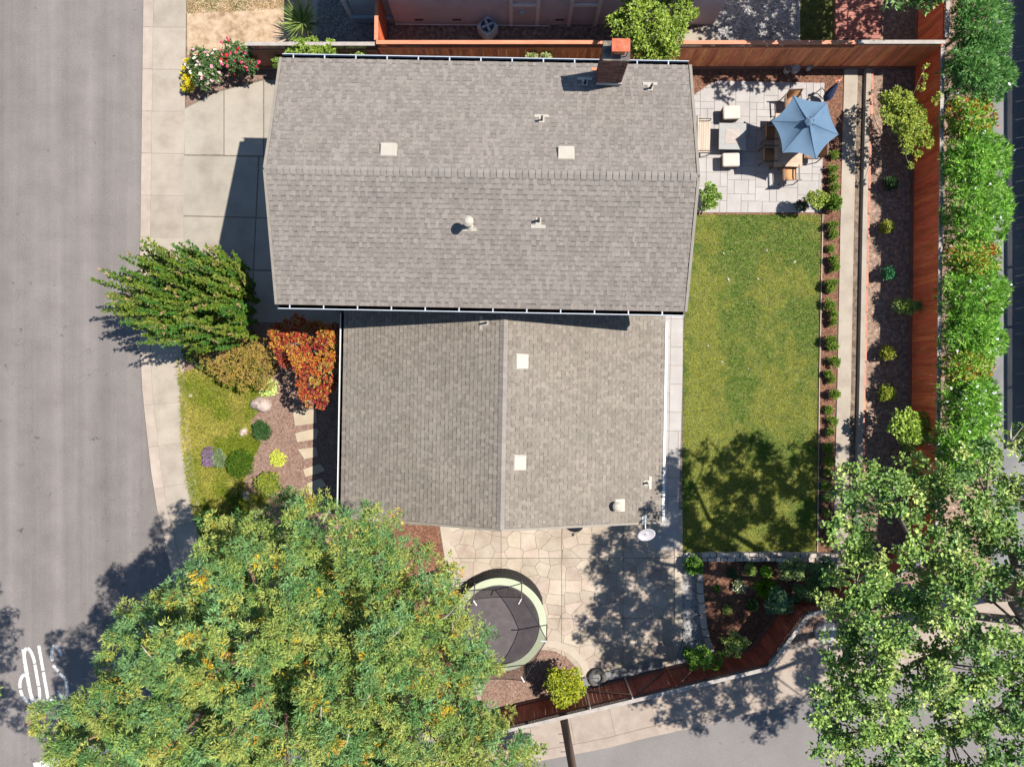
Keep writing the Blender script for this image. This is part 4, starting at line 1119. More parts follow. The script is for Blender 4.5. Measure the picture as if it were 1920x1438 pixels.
c0, c1 = GP(742, 51), GP(1030, 54); MB().tube([(c0.x, c0.y, .32), (c1.x, c1.y, .32), (c1.x + .05, c1.y, .8)], .018, 6).build('wall_pipe', M['white'], nh)
MB().box(GP(978, 48, 1.0), (.2, .1, .3)).build('meter_box', M['acmetal'], nh)
# air conditioner
ac = thing('air_conditioner', 'pale blue grey square fan unit between the house wall and red fence', 'air conditioner', GP(915, 64))
ap = GP(915, 64); e = ac
MB().box((ap.x, ap.y, G + .33), (.58, .58, .62), R(45)).build('casing', M['acmetal'], ac, bevel=.04)
MB().lathe([(.25, .645), (.27, .66), (.27, .63), (.25, .63)], (ap.x, ap.y, G), 24, closed=True).build('fan_ring', M['acmetal'], ac)
MB().lathe([(0.0, .648), (.245, .648)], (ap.x, ap.y, G), 24).build('fan_well', M['pot'], ac)
fb = MB()
for k in range(4): fb.box((ap.x + .12 * math.cos(k * 1.57 + .4), ap.y + .12 * math.sin(k * 1.57 + .4), G + .665), (.2, .09, .01), k * 1.57 + .4)
fb.build('fan_blade', M['acmetal'], ac); MB().lathe([(0, .72), (.07, .7), (.08, .66)], (ap.x, ap.y, G), 14).build('fan_hub', M['acmetal'], ac)
# two wheelie bins by the fence
for i, (x, y) in enumerate(((772, 104), (806, 105))):
    bp = P(x, y, 1.05); b_ = thing('wheelie_bin', ['green lidded bin under the eave, nearer the white folding chair', 'green grey bin under the eave, farther from the white folding chair'][i], 'bin', (bp.x, bp.y, G), 'bins under the eave')
    m_ = MB(); m_.hexa([(bp.x - .23, bp.y - .23, G), (bp.x + .23, bp.y - .23, G), (bp.x + .23, bp.y + .23, G), (bp.x - .23, bp.y + .23, G)], [(bp.x - .29, bp.y - .3, 1.0), (bp.x + .29, bp.y - .3, 1.0), (bp.x + .29, bp.y + .3, 1.0), (bp.x - .29, bp.y + .3, 1.0)])
    m_.build('body', M['bin'], b_); MB().box((bp.x, bp.y, 1.03), (.62, .66, .07)).build('lid', M['bin'], b_, bevel=.03)
    for s_ in (-1, 1): MB().tube([(bp.x + s_ * .26, bp.y - .25, G + .1), (bp.x + s_ * .31, bp.y - .25, G + .1)], .1, 12).build('wheel', M['black'], b_)
cp = P(722, 103, .9); wc = thing('folding_chair', 'white folding chair leaning on the fence beside the bins', 'chair', (cp.x, cp.y, G))
for s_ in (-.16, .16): MB().tube([(cp.x + s_, cp.y - .1, G), (cp.x + s_ * .9, cp.y + .1, 1.05)], .018, 6).build('frame_tube', M['white'], wc)
for z in (.45, .6, .75, .9): MB().box((cp.x, cp.y + (z - .55) * .2, z), (.3, .03, .07)).build('slat', M['white'], wc)
# deck of single planks
dkb = gbox('deck', 1563, 1649, -140, 78, 0.0, G + .1, 'rail', None); tag(dkb, 'red timber deck with dappled shade beyond the fence', 'deck')
y = 76
while y > -130:
    p, q = GP(1564, y), GP(1648, y - 7.2)
    MB().box(((p.x + q.x) / 2, (p.y + q.y) / 2, G + .12), (q.x - p.x, q.y - p.y - .012, .03)).build('plank', M['deck'], dkb); y -= 7.2

# ================================================================== PATIO FURNITURE
def rect_pts(c, ex_, ey_, w_, d_, z): return [c + ex_ * (sx * w_ / 2) + ey_ * (sy * d_ / 2) + Vector((0, 0, z)) for sx, sy in ((-1, -1), (1, -1), (1, 1), (-1, 1))]
def chair(x, y, facing, label):
    c = P(x, y, .42); c = Vector((c.x, c.y, G)); a_ = R(facing)
    fw = Vector((math.cos(a_), math.sin(a_), 0)); sd = Vector((-fw.y, fw.x, 0))
    t = thing('patio_chair', label, 'chair', c, 'chairs around the dining table')
    Z = lambda z: Vector((0, 0, z))
    s = MB(); pr = [(.26, .40), (.12, .385), (-.1, .375), (-.24, .39), (-.28, .46), (-.33, .66), (-.37, .84), (-.385, .88)]
    for i, (f_, z) in enumerate(pr):
        for sx in (-.23, .23): s.v.append(tuple(c + fw * f_ + sd * sx + Z(z)))
    for i in range(len(pr) - 1): s.f.append((2 * i, 2 * i + 1, 2 * i + 3, 2 * i + 2))
    so = s.build('sling', M['sling'], t, smooth=True); so.modifiers.new('thick', 'SOLIDIFY').thickness = .012
    for sx in (-.25, .25):
        MB().tube([c + fw * .27 + sd * sx + Z(.4), c + fw * -.24 + sd * sx + Z(.39), c + fw * -.33 + sd * sx + Z(.66), c + fw * -.39 + sd * sx + Z(.9)], .018, 8).build('side_rail', M['frame'], t, smooth=True)
        MB().bar(c + fw * .27 + sd * (sx * 1.16) + Z(.615), c + fw * -.34 + sd * (sx * 1.16) + Z(.63), .055, .022).build('armrest', M['frame'], t, bevel=.008)
        MB().bar(c + fw * .25 + sd * (sx * 1.12) + Z(.0), c + fw * .23 + sd * (sx * 1.14) + Z(.61), .03, .03).build('leg', M['frame'], t)
        MB().bar(c + fw * -.33 + sd * (sx * 1.12) + Z(.0), c + fw * -.3 + sd * (sx * 1.14) + Z(.62), .03, .03).build('leg', M['frame'], t)
    MB().bar(c + fw * -.39 + sd * -.26 + Z(.9), c + fw * -.39 + sd * .26 + Z(.9), .03, .03).build('top_rail', M['frame'], t)
    MB().bar(c + fw * .27 + sd * -.25 + Z(.39), c + fw * .27 + sd * .25 + Z(.39), .03, .03).build('front_rail', M['frame'], t)
    return t
chair(1447, 252, 0, 'tan sling patio chair left of the dining table, farther from the lawn')
chair(1443, 293, 0, 'tan sling patio chair left of the dining table, nearer the lawn')
chair(1478, 327, 92, 'tan patio chair in sun at the lawn end of the dining table')
chair(1482, 199, -88, 'patio chair at the fence end of the table under the parasol')
chair(1520, 243, 182, 'patio chair hidden under the parasol, right of the table, nearer the fence')
chair(1520, 287, 178, 'patio chair peeking out right of the table below the parasol')
tc = P(1479, 263, .74); tc = Vector((tc.x, tc.y, G)); tr_ = R(-1.5); tx = Vector((math.cos(tr_), math.sin(tr_), 0)); ty = Vector((-tx.y, tx.x, 0))
dt = thing('dining_table', 'brown tiled patio dining table under the blue parasol', 'table', tc)
m_ = MB(); tb = Vector((0, 0, 1))
m_.hexa(rect_pts(tc, tx, ty, 1.06, 2.0, .59), rect_pts(tc, tx, ty, 1.06, 2.0, .625)); m_.build('table_top', M['tabletop'], dt, bevel=.01)
for i in range(2):
    for j in range(3):
        q = tc + tx * (-.2 + .4 * i) + ty * (-.56 + .56 * j); MB().hexa(rect_pts(q, tx, ty, .37, .52, .62), rect_pts(q, tx, ty, .37, .52, .633)).build('tile', M['tabletop'], dt)
for sx in (-.45, .45):
    for sy in (-.9, .9): q = tc + tx * sx + ty * sy; MB().bar(q, q + tb * .6, .07, .07).build('leg', M['frame'], dt)
# parasol
tips = [P(x, y, 2.02) for x, y in ((1487, 180), (1551, 192), (1572.5, 253), (1530, 299), (1467, 287), (1446, 227.5))]
apex = P(1517, 229, 2.58)
pb = Vector((apex.x, apex.y, G))
pa = thing('parasol', 'open pale blue six sided parasol over the dining table', 'parasol', pb)
for k in range(6):
    a_, b_ = tips[k], tips[(k + 1) % 6]
    m_ = MB(); nr, ns = 7, 8
    for i in range(nr + 1):
        for j in range(ns + 1):
            s_ = j / ns; e_ = a_.lerp(b_, s_); bow = 4 * s_ * (1 - s_)
            mid = (tips[0] + tips[1] + tips[2] + tips[3] + tips[4] + tips[5]) / 6
            e_ = e_ + (mid - e_) * (.085 * bow) + Vector((0, 0, .05 * bow))
            t_ = i / nr; p_ = apex.lerp(e_, t_); p_ = p_ - Vector((0, 0, .10 * math.sin(math.pi * t_) * (.35 + .65 * bow)))
            m_.v.append(tuple(p_))
    for i in range(nr):
        for j in range(ns): m_.f.append((i * (ns + 1) + j, (i + 1) * (ns + 1) + j, (i + 1) * (ns + 1) + j + 1, i * (ns + 1) + j + 1))
    pn = m_.build('canopy_panel', M['canopy'], pa, smooth=True)
    rib = MB(); pts_ = [apex.lerp(a_, t_ / 8) - Vector((0, 0, .10 * math.sin(math.pi * t_ / 8) * .35 - .006)) for t_ in range(9)]
    rib.tube(pts_, .009, 5); rib.build('seam', M['canopyband'], pn)
    rb = MB(); rb.tube([q - Vector((0, 0, .035)) for q in pts_], .009, 5); rb.build('rib', M['frame'], pa)
MB().tube([pb, apex + Vector((0, 0, .02))], .024, 10).build('pole', M['frame'], pa)
vt = MB(); vt.lathe([(.0, .13), (.05, .11), (.15, .045), (.17, .035)], apex, 6); vt.build('vent_cap', M['canopy'], pa)
for k in range(6):
    a_ = k * 1.047 + .3; MB().box((apex.x + .125 * math.cos(a_), apex.y + .125 * math.sin(a_), apex.z + .035), (.1, .05, .03), a_).build('vent_gap', M['navy'], pa)
MB().lathe([(0, .12), (.1, .11), (.24, .04), (.24, 0)], pb, 18).build('base', M['iron'], pa)
# bench
bc = P(1319.5, 258, .45); bc = Vector((bc.x, bc.y, G))
bn_ = thing('garden_bench', 'slatted pale wood bench with dark iron frame by the house', 'bench', bc)
sl = MB().box((0, 0, 0), (.075, 1.27, .025)).mesh('slat', M['teak'])
for k in range(5): put(sl, 'slat', bn_, Matrix.Translation(bc + Vector((-.17 + k * .087, 0, .43))) @ Matrix.Rotation(R(-1.5), 4, 'Z'))
for k in range(4): put(sl, 'back_slat', bn_, Matrix.Translation(bc + Vector((-.27 - .03 * k, 0, .52 + .09 * k))) @ Matrix.Rotation(R(-72), 4, 'Y'))
for s_ in (-.6, .6):
    o_ = bc + Vector((0, s_, 0))
    MB().tube([o_ + Vector((.22, 0, 0)), o_ + Vector((.22, 0, .4)), o_ + Vector((.2, 0, .62)), o_ + Vector((-.1, 0, .64)), o_ + Vector((-.33, 0, .62))], .018, 6).build('arm', M['iron'], bn_, smooth=True)
    MB().tube([o_ + Vector((-.2, 0, 0)), o_ + Vector((-.22, 0, .4)), o_ + Vector((-.4, 0, .86))], .018, 6).build('leg', M['iron'], bn_, smooth=True)
    MB().bar(o_ + Vector((.22, 0, .4)), o_ + Vector((-.22, 0, .4)), .03, .03).build('seat_rail', M['iron'], bn_)
# ottomans
for (x, y, r_, lb) in ((1370, 213, 2, 'square cream cushioned ottoman on the fence side of the grey table'), (1369, 301.5, 1, 'square cream cushioned ottoman on the lawn side of the grey table')):
    c = P(x, y, .45); c = Vector((c.x, c.y, G)); t = thing('ottoman', lb, 'ottoman', c, 'ottomans beside the grey table')
    MB().box(c + Vector((0, 0, .22)), (.6, .46, .3), R(r_)).build('base', M['wicker'], t, bevel=.02)
    MB().box(c + Vector((0, 0, .41)), (.66, .52, .14), R(r_)).build('cushion', M['cushion'], t, bevel=.06)
    for sx in (-.26, .26):
        for sy in (-.19, .19): MB().box(c + Vector((sx, sy, .035)), (.05, .05, .07)).build('leg', M['frame'], t)
c = P(1373.5, 256, .6); c = Vector((c.x, c.y, G)); t = thing('fire_table', 'low square grey stone topped table with inlaid centre on the patio', 'table', c)
MB().box(c + Vector((0, 0, .46)), (1.03, 1.0, .05), R(-1)).build('table_top', M['greytop'], t, bevel=.01)
MB().box(c + Vector((0, 0, .487)), (.56, .54, .012), R(-1)).build('inlay', M['lava'], t); MB().box(c + Vector((0, 0, .22)), (.78, .76, .44), R(-1)).build('base', M['iron'], t)
# folded parasol leaning at the corner
a_, b_ = GP(1541, 194, G + .25), P(1571, 156, 1.1)
t = thing('folded_parasol', 'folded dark navy fabric parasol leaning at the patio corner', 'parasol', GP(1545, 190)); 
pts_ = [a_.lerp(b_, k / 6) for k in range(7)]; m_ = MB(); m_.tube(pts_, [.05, .16, .17, .15, .12, .08, .03], 9); m_.build('folded_cloth', M['navy'], t)
MB().tube([a_ - (b_ - a_) * .12, b_ + (b_ - a_) * .12], .02, 6).build('pole', M['white'], t)
MB().tube([b_ + Vector((-.1, .05, 0)), b_ + Vector((.12, .1, .05))], .045, 6).build('pole_tip', M['terracotta'], t)
m_ = MB(); m_.tube([GP(x, y, G + z) for x, y, z in ((1512, 190, .05), (1524, 180, .25), (1534, 172, .35), (1541, 176, .25), (1545, 186, .1))], .018, 6); m_.build('strap', M['iron'], t, smooth=True)
# tubs by the fence
for (x, y, r_, lb) in ((1474, 134, .15, 'grey tub with dark soil by the fence, left of the pair'), (1488, 135, .14, 'grey lidded tub by the fence, right of the pair'), (1514, 131, .1, 'small pale bowl by the fence, right of the two tubs')):
    p = GP(x, y); t = thing('tub', lb, 'tub', p, 'tubs along the shaded fence')
    MB().lathe([(0, .02), (r_ * .8, .02), (r_ * .8, 0), (r_, .3), (r_ * 1.05, .3), (r_ * .9, .28), (r_ * .75, .1), (0, .1)], p, 20).build('shell', M['galv'], t, smooth=False)
    MB().lathe([(0, .235), (r_ * .84, .23)], p, 16).build('fill', M['dark_soil' if 'soil' in lb else 'galv'], t)

# ================================================================== TRAMPOLINE
tcn = P(937, 1170, .8); TC = Vector((tcn.x, tcn.y, G)); TR = 1.74; ZM = .72
t = thing('trampoline', 'round trampoline with pale green pad and black net on the patio', 'trampoline', TC)
MB().lathe([(0, ZM - .02), (.7, ZM - .028), (TR - .25, ZM - .012)], TC, 48).build('jump_mat', M['jumpmat'], t)
MB().lathe([(TR - .25, ZM + .03), (TR, ZM + .03), (TR + .02, ZM + .01), (TR + .02, ZM - .04), (TR - .25, ZM - .01)], TC, 60, closed=True).build('pad', M['pad'], t, bevel=.01)
MB().lathe([(TR - .04 + .03 * math.cos(a_), ZM - .05 + .03 * math.sin(a_)) for a_ in [k * math.pi / 3 for k in range(6)]], TC, 48, closed=True).build('frame_ring', M['steel'], t)
angs = [R(x) for x in (62, 122, 180, 238, 302, 0)]
tops = []
for a_ in angs:
    b_ = TC + Vector((math.cos(a_) * (TR + .03), math.sin(a_) * (TR + .03), 0))
    MB().tube([b_ + Vector((0, 0, .0)), b_ + Vector((0, 0, ZM))], .022, 8).build('leg', M['steel'], t)
    top = TC + Vector((math.cos(a_) * (TR - .05), math.sin(a_) * (TR - .05), 2.45)); tops.append((a_, top))
    MB().tube([b_ + Vector((0, 0, ZM)), b_.lerp(top, .45) + Vector((0, 0, .2)), top], .02, 8).build('net_pole', M['pole'], t, smooth=True)
    MB().tube([top, top + (TC + Vector((0, 0, 2.2)) - top).normalized() * .22], .022, 8).build('pole_tip', M['white'], t)
tops.sort(key=lambda q: q[0] % (2 * math.pi))
nb = MB(); tb_ = MB()
for k in range(6):
    (a0, p0), (a1, p1) = tops[k], tops[(k + 1) % 6]
    a0 %= 2 * math.pi; a1 %= 2 * math.pi
    if a1 <= a0: a1 += 2 * math.pi
    ns = 8
    lo = [TC + Vector((math.cos(a0 + (a1 - a0) * j / ns) * (TR - .29), math.sin(a0 + (a1 - a0) * j / ns) * (TR - .29), ZM)) for j in range(ns + 1)]
    hi = [p0.lerp(p1, j / ns) - Vector((0, 0, .12 + .16 * math.sin(math.pi * j / ns))) for j in range(ns + 1)]
    for j in range(ns): nb.face([lo[j], lo[j + 1], hi[j + 1], hi[j]])
    tb_.tube(hi, .014, 5)
nb.build('safety_net', M['net'], t); tb_.build('net_border', M['black'], t)
sk = MB(); ns = 40
rr_ = [TR + .05 + random.uniform(0, .05) for k in range(ns + 1)]
for k in range(ns):
    a0, a1 = R(22 + 140 * k / ns), R(22 + 140 * (k + 1) / ns)
    w0, w1 = [.17 * max(0.0, math.sin(math.pi * (q / ns) ** .8)) ** .8 + random.uniform(0, .015) for q in (k, k + 1)]
    q = lambda a_, r_, z: TC + Vector((math.cos(a_) * r_, math.sin(a_) * r_, z))
    sk.face([q(a0, TR - .02, ZM - .06), q(a1, TR - .02, ZM - .06), q(a1, TR + .02 + w1 * .6, ZM * .6), q(a0, TR + .02 + w0 * .6, ZM * .6)])
    sk.face([q(a0, TR + .02 + w0 * .6, ZM * .6), q(a1, TR + .02 + w1 * .6, ZM * .6), q(a1, TR + .02 + w1, .05), q(a0, TR + .02 + w0, .05)])
sk.build('net_skirt', M['netdense'], t)
bx_ = P(972, 1253, .95); 
# tyre on the patio
p = GP(1119, 1268); m_ = MB(); m_.lathe([(.265 + .1 * math.cos(k * math.pi / 6), .11 + .1 * math.sin(k * math.pi / 6)) for k in range(12)], p, 32, closed=True)
tag(m_.build('tyre', M['tyre'], None, smooth=True), 'worn black tyre lying flat on the patio by the fence', 'tyre')
t = thing('steel_bracket', 'bent dark metal bracket reaching from the fence over the tyre', 'bracket', on_low(1128, 0, .1))
MB().tube([on_low(1120, 1.05, .1), P(1122, 1271, 1.2), P(1092, 1271, 1.2)], .016, 6).build('rod', M['iron'], t)
p = GP(907, 1325); t = thing('barrel_pot', 'pale stone pot half hidden by the big tree near the bark bed', 'pot', p)
MB().lathe([(0, 0), (.22, 0), (.29, .25), (.26, .5), (.29, .55), (.22, .53), (.2, .45), (0, .45)], p, 20).build('shell', M['galv'], t, smooth=True); MB().lathe([(0, .46), (.2, .455)], p, 16).build('soil_fill', M['dark_soil'], t)
# utility pole
p = GP(1051, 1313); t = thing('utility_pole', 'brown timber utility pole outside the lower fence', 'pole', p)
MB().tube([p, p + Vector((.05, -.02, 4)), p + Vector((.12, -.05, 9))], [.155, .14, .115], 14).build('shaft', M['pole'], t, smooth=True)
MB().bar(p + Vector((-1.0, -.2, 8.4)), p + Vector((1.2, -.05, 8.4)), .1, .12).build('crossarm', M['pole'], t)
for z in (2.6, 3.2, 3.8): MB().tube([p + Vector((-.1, 0, z)), p + Vector((-.26, 0, z + .01))], .012, 6).build('step_peg', M['steel'], t)
# utility cover under the right tree
p = GP(1548, 1182); m_ = MB(); m_.lathe([(.0, .2), (.3, .19), (.42, .14), (.46, 0)], p, 14); tag(m_.build('utility_cover', M['utility'], None, smooth=True), 'pale domed utility cover on the soil under the right tree', 'utility cover')
# pots
for (x, y, s_, mt, lb) in ((1500, 388, .36, 'pot', 'square dark pot with added dark leaves on the patio edge'), (1297, 1224, .3, 'bluepot', 'glossy blue pot beside the gravel strip and fence')):
    p = GP(x, y); t = thing('planter', lb, 'planter', p)
    if mt == 'pot':
        MB().hexa([p + Vector(q) for q in ((-.14, -.14, 0), (.14, -.14, 0), (.14, .14, 0), (-.14, .14, 0))], [p + Vector(q) for q in ((-.19, -.19, .36), (.19, -.19, .36), (.19, .19, .36), (-.19, .19, .36))]).build('shell', M[mt], t)
        MB().box(p + Vector((0, 0, .345)), (.33, .33, .04)).build('soil_fill', M['dark_soil'], t)
    else:
        MB().lathe([(0, 0), (.14, 0), (.2, .2), (.18, .36), (.21, .38), (.15, .36), (.14, .3), (0, .3)], p, 20).build('shell', M[mt], t, smooth=True)
        MB().lathe([(0, .31), (.14, .305)], p, 16).build('soil_fill', M['dark_soil'], t)

# ================================================================== STONES
def rock(name, label, x, y, rx, ry, rz_, mat='rock', group=None):
    p = GP(x, y); V = []; F_ = []
    nu, nv = 12, 6; seed = random.uniform(0, 50)
    m_ = MB()
    for i in range(nv + 1):
        ph = math.pi * .5 * i / nv
        for k in range(nu):
            a_ = 2 * math.pi * k / nu
            s_ = 1 + .16 * math.sin(2.3 * a_ + seed) * math.cos(ph) + .1 * math.sin(3.1 * a_ + seed * 2 + ph * 3)
            m_.v.append((p.x + rx * s_ * math.cos(ph) * math.cos(a_), p.y + ry * s_ * math.cos(ph) * math.sin(a_), G - .03 + rz_ * s_ * math.sin(ph)))
    for i in range(nv):
        for k in range(nu): m_.f.append((i * nu + k, i * nu + (k + 1) % nu, (i + 1) * nu + (k + 1) % nu, (i + 1) * nu + k))
    return tag(m_.build(name, M[mat], None, smooth=True), label, 'rock', group)
rock('boulder', 'large pinkish boulder beside the pale chartreuse plant', 489, 758, .36, .33, .32)
rock('rock', 'small pale rock left of the round dark green shrub', 457, 810, .2, .18, .16)
rock('rock', 'small white rock on the grass near the sidewalk', 357, 741, .13, .1, .07, 'wallstone')
rock('rock', 'rock at the shaded lower end of the front grass', 461, 928, .17, .2, .15)
ssl = [[(549, 770), (593, 767), (595, 793), (553, 799)], [(553, 812), (592, 803), (598, 806), (594, 823), (557, 829)], [(558, 842), (594, 838), (597, 855), (571, 861)], [(568, 880), (600, 869), (610, 880), (606, 884), (573, 894)], [(576, 906), (602, 896), (613, 910), (580, 926)], [(586, 936), (612, 928), (621, 941), (600, 952), (588, 950)]]
ordw = ['first', 'second', 'third', 'fourth', 'fifth', 'sixth']
for q, w_ in zip(ssl, ordw):
    tag(MB().prism(ccw(xy(q)), G - .03, G + .03).build('stepping_stone', M['flag'], None, bevel=.012), f'tan stepping stone in the front path, {w_} from the red maple', 'stepping stone', 'stepping stones of the front path')
def stone_wall(label, pts, w_, h_, step, rowsn):
    P_ = [GP(x, y) for x, y in pts]; t = thing('stone_wall', label, 'wall', P_[len(P_) // 2])
    for a_, b_ in zip(P_, P_[1:]):
        d = b_ - a_; L_ = d.length; d.normalize(); n = Vector((-d.y, d.x, 0))
        for r_ in range(rowsn):
            off = (r_ + .5) / rowsn * w_ - w_ / 2; s = 0
            while s < L_ - .05:
                l_ = min(step * random.uniform(.7, 1.4), L_ - s); c = a_ + d * (s + l_ / 2) + n * off
                hh = h_ * random.uniform(.9, 1.06)
                j = lambda: random.uniform(-.016, .016)
                q = [c + d * (sx * (l_ / 2 - .012) + j()) + n * (sy * (w_ / rowsn / 2 - .008) + j()) for sx, sy in ((-1, -1), (1, -1), (1, 1), (-1, 1))]
                MB().hexa([Vector((p.x, p.y, G - .02)) for p in q], [Vector((p.x, p.y, G + hh + j() * .6)) for p in q]).build('stone', M['wallstone'], t, bevel=.014); s += l_
    return t
stone_wall('low pale stone wall at the lower end of the lawn', [(1312, 1042), (1440, 1041), (1568, 1043)], .34, .3, .26, 2)
stone_wall('curved stone edging between the gravel strip and the planting bed', [(1309, 1064), (1311, 1110), (1315, 1150), (1322, 1190), (1332, 1226)], .24, .26, .42, 1)
stone_wall('short stone edging beside the drain channel end', [(1568, 1052), (1566, 1098)], .26, .3, .36, 1)

# ================================================================== PLANTS
def blobs_of(pts, default_z=None):
    """(x, y, z, r, rv) in survey units for x, y and metres for the rest"""
    out = []
    for x, y, z, r_, rv in pts:
        p = P(x, y, z); out.append((p.x, p.y, z, r_, rv))
    return out
def cluster(x, y, z, rx, ry, n, r_, rv, zj=0.12):
    """n blobs in an ellipse (survey units)"""
    out = []
    for k in range(n):
        a_ = 2.39996 * k + .4; q = math.sqrt((k + .3) / n)
        out.append((x + rx * q * math.cos(a_), y + ry * q * math.sin(a_), z * (1 - .25 * q * q) + random.uniform(-zj, zj), r_ * random.uniform(.8, 1.15), rv))
    return blobs_of(out)

# --- the big feathery tree over the street corner
TREE = [(470, 962), (520, 940), (560, 947), (640, 952), (700, 957), (768, 988), (775, 1040), (792, 1078), (838, 1040), (852, 1080), (845, 1110), (880, 1150), (876, 1175), (925, 1205), (930, 1240), (902, 1262), (900, 1310), (945, 1335), (955, 1372),
        (1010, 1402), (1020, 1438), (1020, 1520), (900, 1600), (600, 1640), (300, 1620), (60, 1540), (100, 1470), (125, 1425), (72, 1335), (60, 1302), (110, 1285), (150, 1300), (178, 1262), (170, 1200), (235, 1185), (250, 1122), (325, 1112), (372, 1062), (385, 1010), (405, 988), (440, 1002)]
def tree_z(x, y):
    d = math.hypot((x - 520) / 520, (y - 1290) / 430)
    return 10.4 - 3.4 * min(d, 1.25) ** 1.5
base = GP(652, 1098)
pts = [q for q in scatter(TREE, 330, 34) if edge_dist(q, TREE) > 7 and not (q[0] < 208 and q[1] < 1290)]
blobs = []
for x, y in pts:
    z = tree_z(x, y) + random.choice((random.uniform(-2.4, -1.0), random.uniform(-.5, .8), random.uniform(-.5, .8)))
    r_ = random.uniform(.34, .66); blobs.append((x, y, z, r_, r_ * .7))
for x, y in ((868, 1162), (890, 1182), (908, 1203), (918, 1225), (893, 1232), (878, 1205), (850, 1185), (838, 1062), (832, 1090), (856, 1122), (862, 1240), (880, 1270), (930, 1345), (905, 1330)):
    blobs.append((x, y, tree_z(x, y) - random.uniform(.3, 1.2), random.uniform(.28, .4), .26))
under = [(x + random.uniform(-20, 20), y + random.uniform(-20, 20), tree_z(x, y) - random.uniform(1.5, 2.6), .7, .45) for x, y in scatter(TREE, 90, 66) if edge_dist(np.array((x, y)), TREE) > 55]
side = [(-45, 1290, 7.2, .5, .4), (-70, 1330, 7.4, .5, .4), (-35, 1360, 7.2, .45, .35), (-60, 1420, 7.6, .6, .4), (-35, 1250, 6.9, .35, .3), (-90, 1250, 7.0, .5, .4), (-50, 1480, 7.4, .6, .4), (20, 1520, 7.6, .6, .4), (-80, 1190, 6.6, .4, .3)]  # unseen foliage beyond the left edge, added to cast the street shadow
bl = blobs_of(blobs); bs = blobs_of(side); bu = blobs_of(under)
t = thing('large_tree', 'large feathery green tree with orange tufts overhanging the street corner', 'tree', base)
sb = subblobs(bl + bs, 10, .16, .3)
T, D, bi = shell(sb, 13, -.3, .45)
pn = vnoise(T[:, 0] * 1.3 + 30, T[:, 1] * 1.3 + 30); pn2 = vnoise(T[:, 0] * 3.0, T[:, 1] * 3.0 + 50)
sbc = pick([(0.22, 0.3, 0.075), (0.14, 0.25, 0.085), (0.33, 0.37, 0.1), (0.1, 0.21, 0.065), (0.18, 0.32, 0.13)], len(sb), (4, 3, 4, 2, 2))
cols = sbc[bi] * rng.uniform(.68, .96, (len(T), 1))
og = (pn * .2 + pn2 * .4 + rng.random(len(sb))[bi] * .4 + rng.normal(0, .05, len(T))) > .77
cols[og] = pick([(0.42, 0.29, 0.035), (0.4, 0.33, 0.05), (0.36, 0.2, 0.04), (0.38, 0.36, 0.08)], int(og.sum()))
V1, F1, C1 = leaves(T, D, 11, .12, .027, .8, cols, up=.65, jit=.035, vary=.25, shape=.45)
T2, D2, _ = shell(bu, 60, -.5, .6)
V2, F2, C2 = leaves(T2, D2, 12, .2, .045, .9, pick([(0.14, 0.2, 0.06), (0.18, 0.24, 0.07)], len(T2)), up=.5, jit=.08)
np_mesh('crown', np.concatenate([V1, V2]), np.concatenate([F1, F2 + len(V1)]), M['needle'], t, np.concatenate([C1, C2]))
mb = MB(); topv = P(470, 1285, 9.2)
pth = [base, base.lerp(topv, .25) + Vector((.1, .05, 0)), base.lerp(topv, .5), base.lerp(topv, .75) + Vector((-.1, 0, 0)), topv]
mb.tube(pth, [.42, .34, .27, .19, .08], 12)
for b_ in random.sample(bl, 80):
    q = Vector(b_[:3]); f_ = max(.2, min(.93, (q.z - 1.4) / 9.2)); s_ = pth[0].lerp(pth[-1], f_ - .12); mid = s_.lerp(q, .5) + Vector((random.uniform(-.2, .2), random.uniform(-.2, .2), -.25))
    mb.tube([s_, s_.lerp(mid, .5) + Vector((0, 0, -.08)), mid, q + Vector((0, 0, -.05)), q + (q - s_).normalized() * b_[3] * .6 + Vector((0, 0, b_[4] * .4))], [.085, .07, .05, .028, .008], 6)
mb.build('trunk', M['bark'], t, smooth=True)
tw = MB()
for b_ in random.sample(bl, 60):
    q = Vector(b_[:3]) + Vector((random.uniform(-.3, .3), random.uniform(-.3, .3), b_[4] * .9)); a_ = random.uniform(0, 6.28); d = Vector((math.cos(a_), math.sin(a_), .15)) * random.uniform(.15, .3); e_ = Vector((-d.y, d.x, 0)) * random.uniform(-.5, .5)
    tw.tube([q, q + d + e_ * .4, q + d * 2 + e_ * 1.3], [.014, .01, .004], 4); tw.tube([q + d, q + d * 1.5 - e_ * .8], [.008, .003], 4)
tw.build('bare_twigs', M['twig'], t, kind='stuff')

# --- the broad-leaved tree at the lower right, trunk outside the picture
RT = [(1572, 900), (1600, 880), (1660, 880), (1690, 862), (1735, 880), (1755, 925), (1790, 890), (1845, 845), (1900, 806), (2000, 800), (2200, 830), (2300, 1000), (2290, 1300), (2150, 1520), (1900, 1580), (1700, 1540), (1600, 1470), (1552, 1400), (1524, 1320), (1545, 1250),
      (1590, 1225), (1600, 1190), (1555, 1180), (1550, 1120), (1590, 1075), (1570, 1020), (1575, 960)]
holes = [(1760, 1000, 22, 18), (1700, 1090, 20, 16), (1780, 1290, 26, 20), (1620, 1310, 22, 18), (1850, 1310, 24, 20), (1600, 980, 20, 18), (1740, 1160, 18, 16), (1652, 1018, 46, 40), (1878, 1152, 66, 60), (1905, 985, 34, 30), (1735, 1352, 40, 24), (1640, 1400, 26, 22), (1800, 1400, 30, 26), (1880, 880, 26, 24), (1890, 1420, 30, 24), (1600, 1100, 24, 20), (1690, 1215, 30, 26), (1850, 1040, 22, 20)]
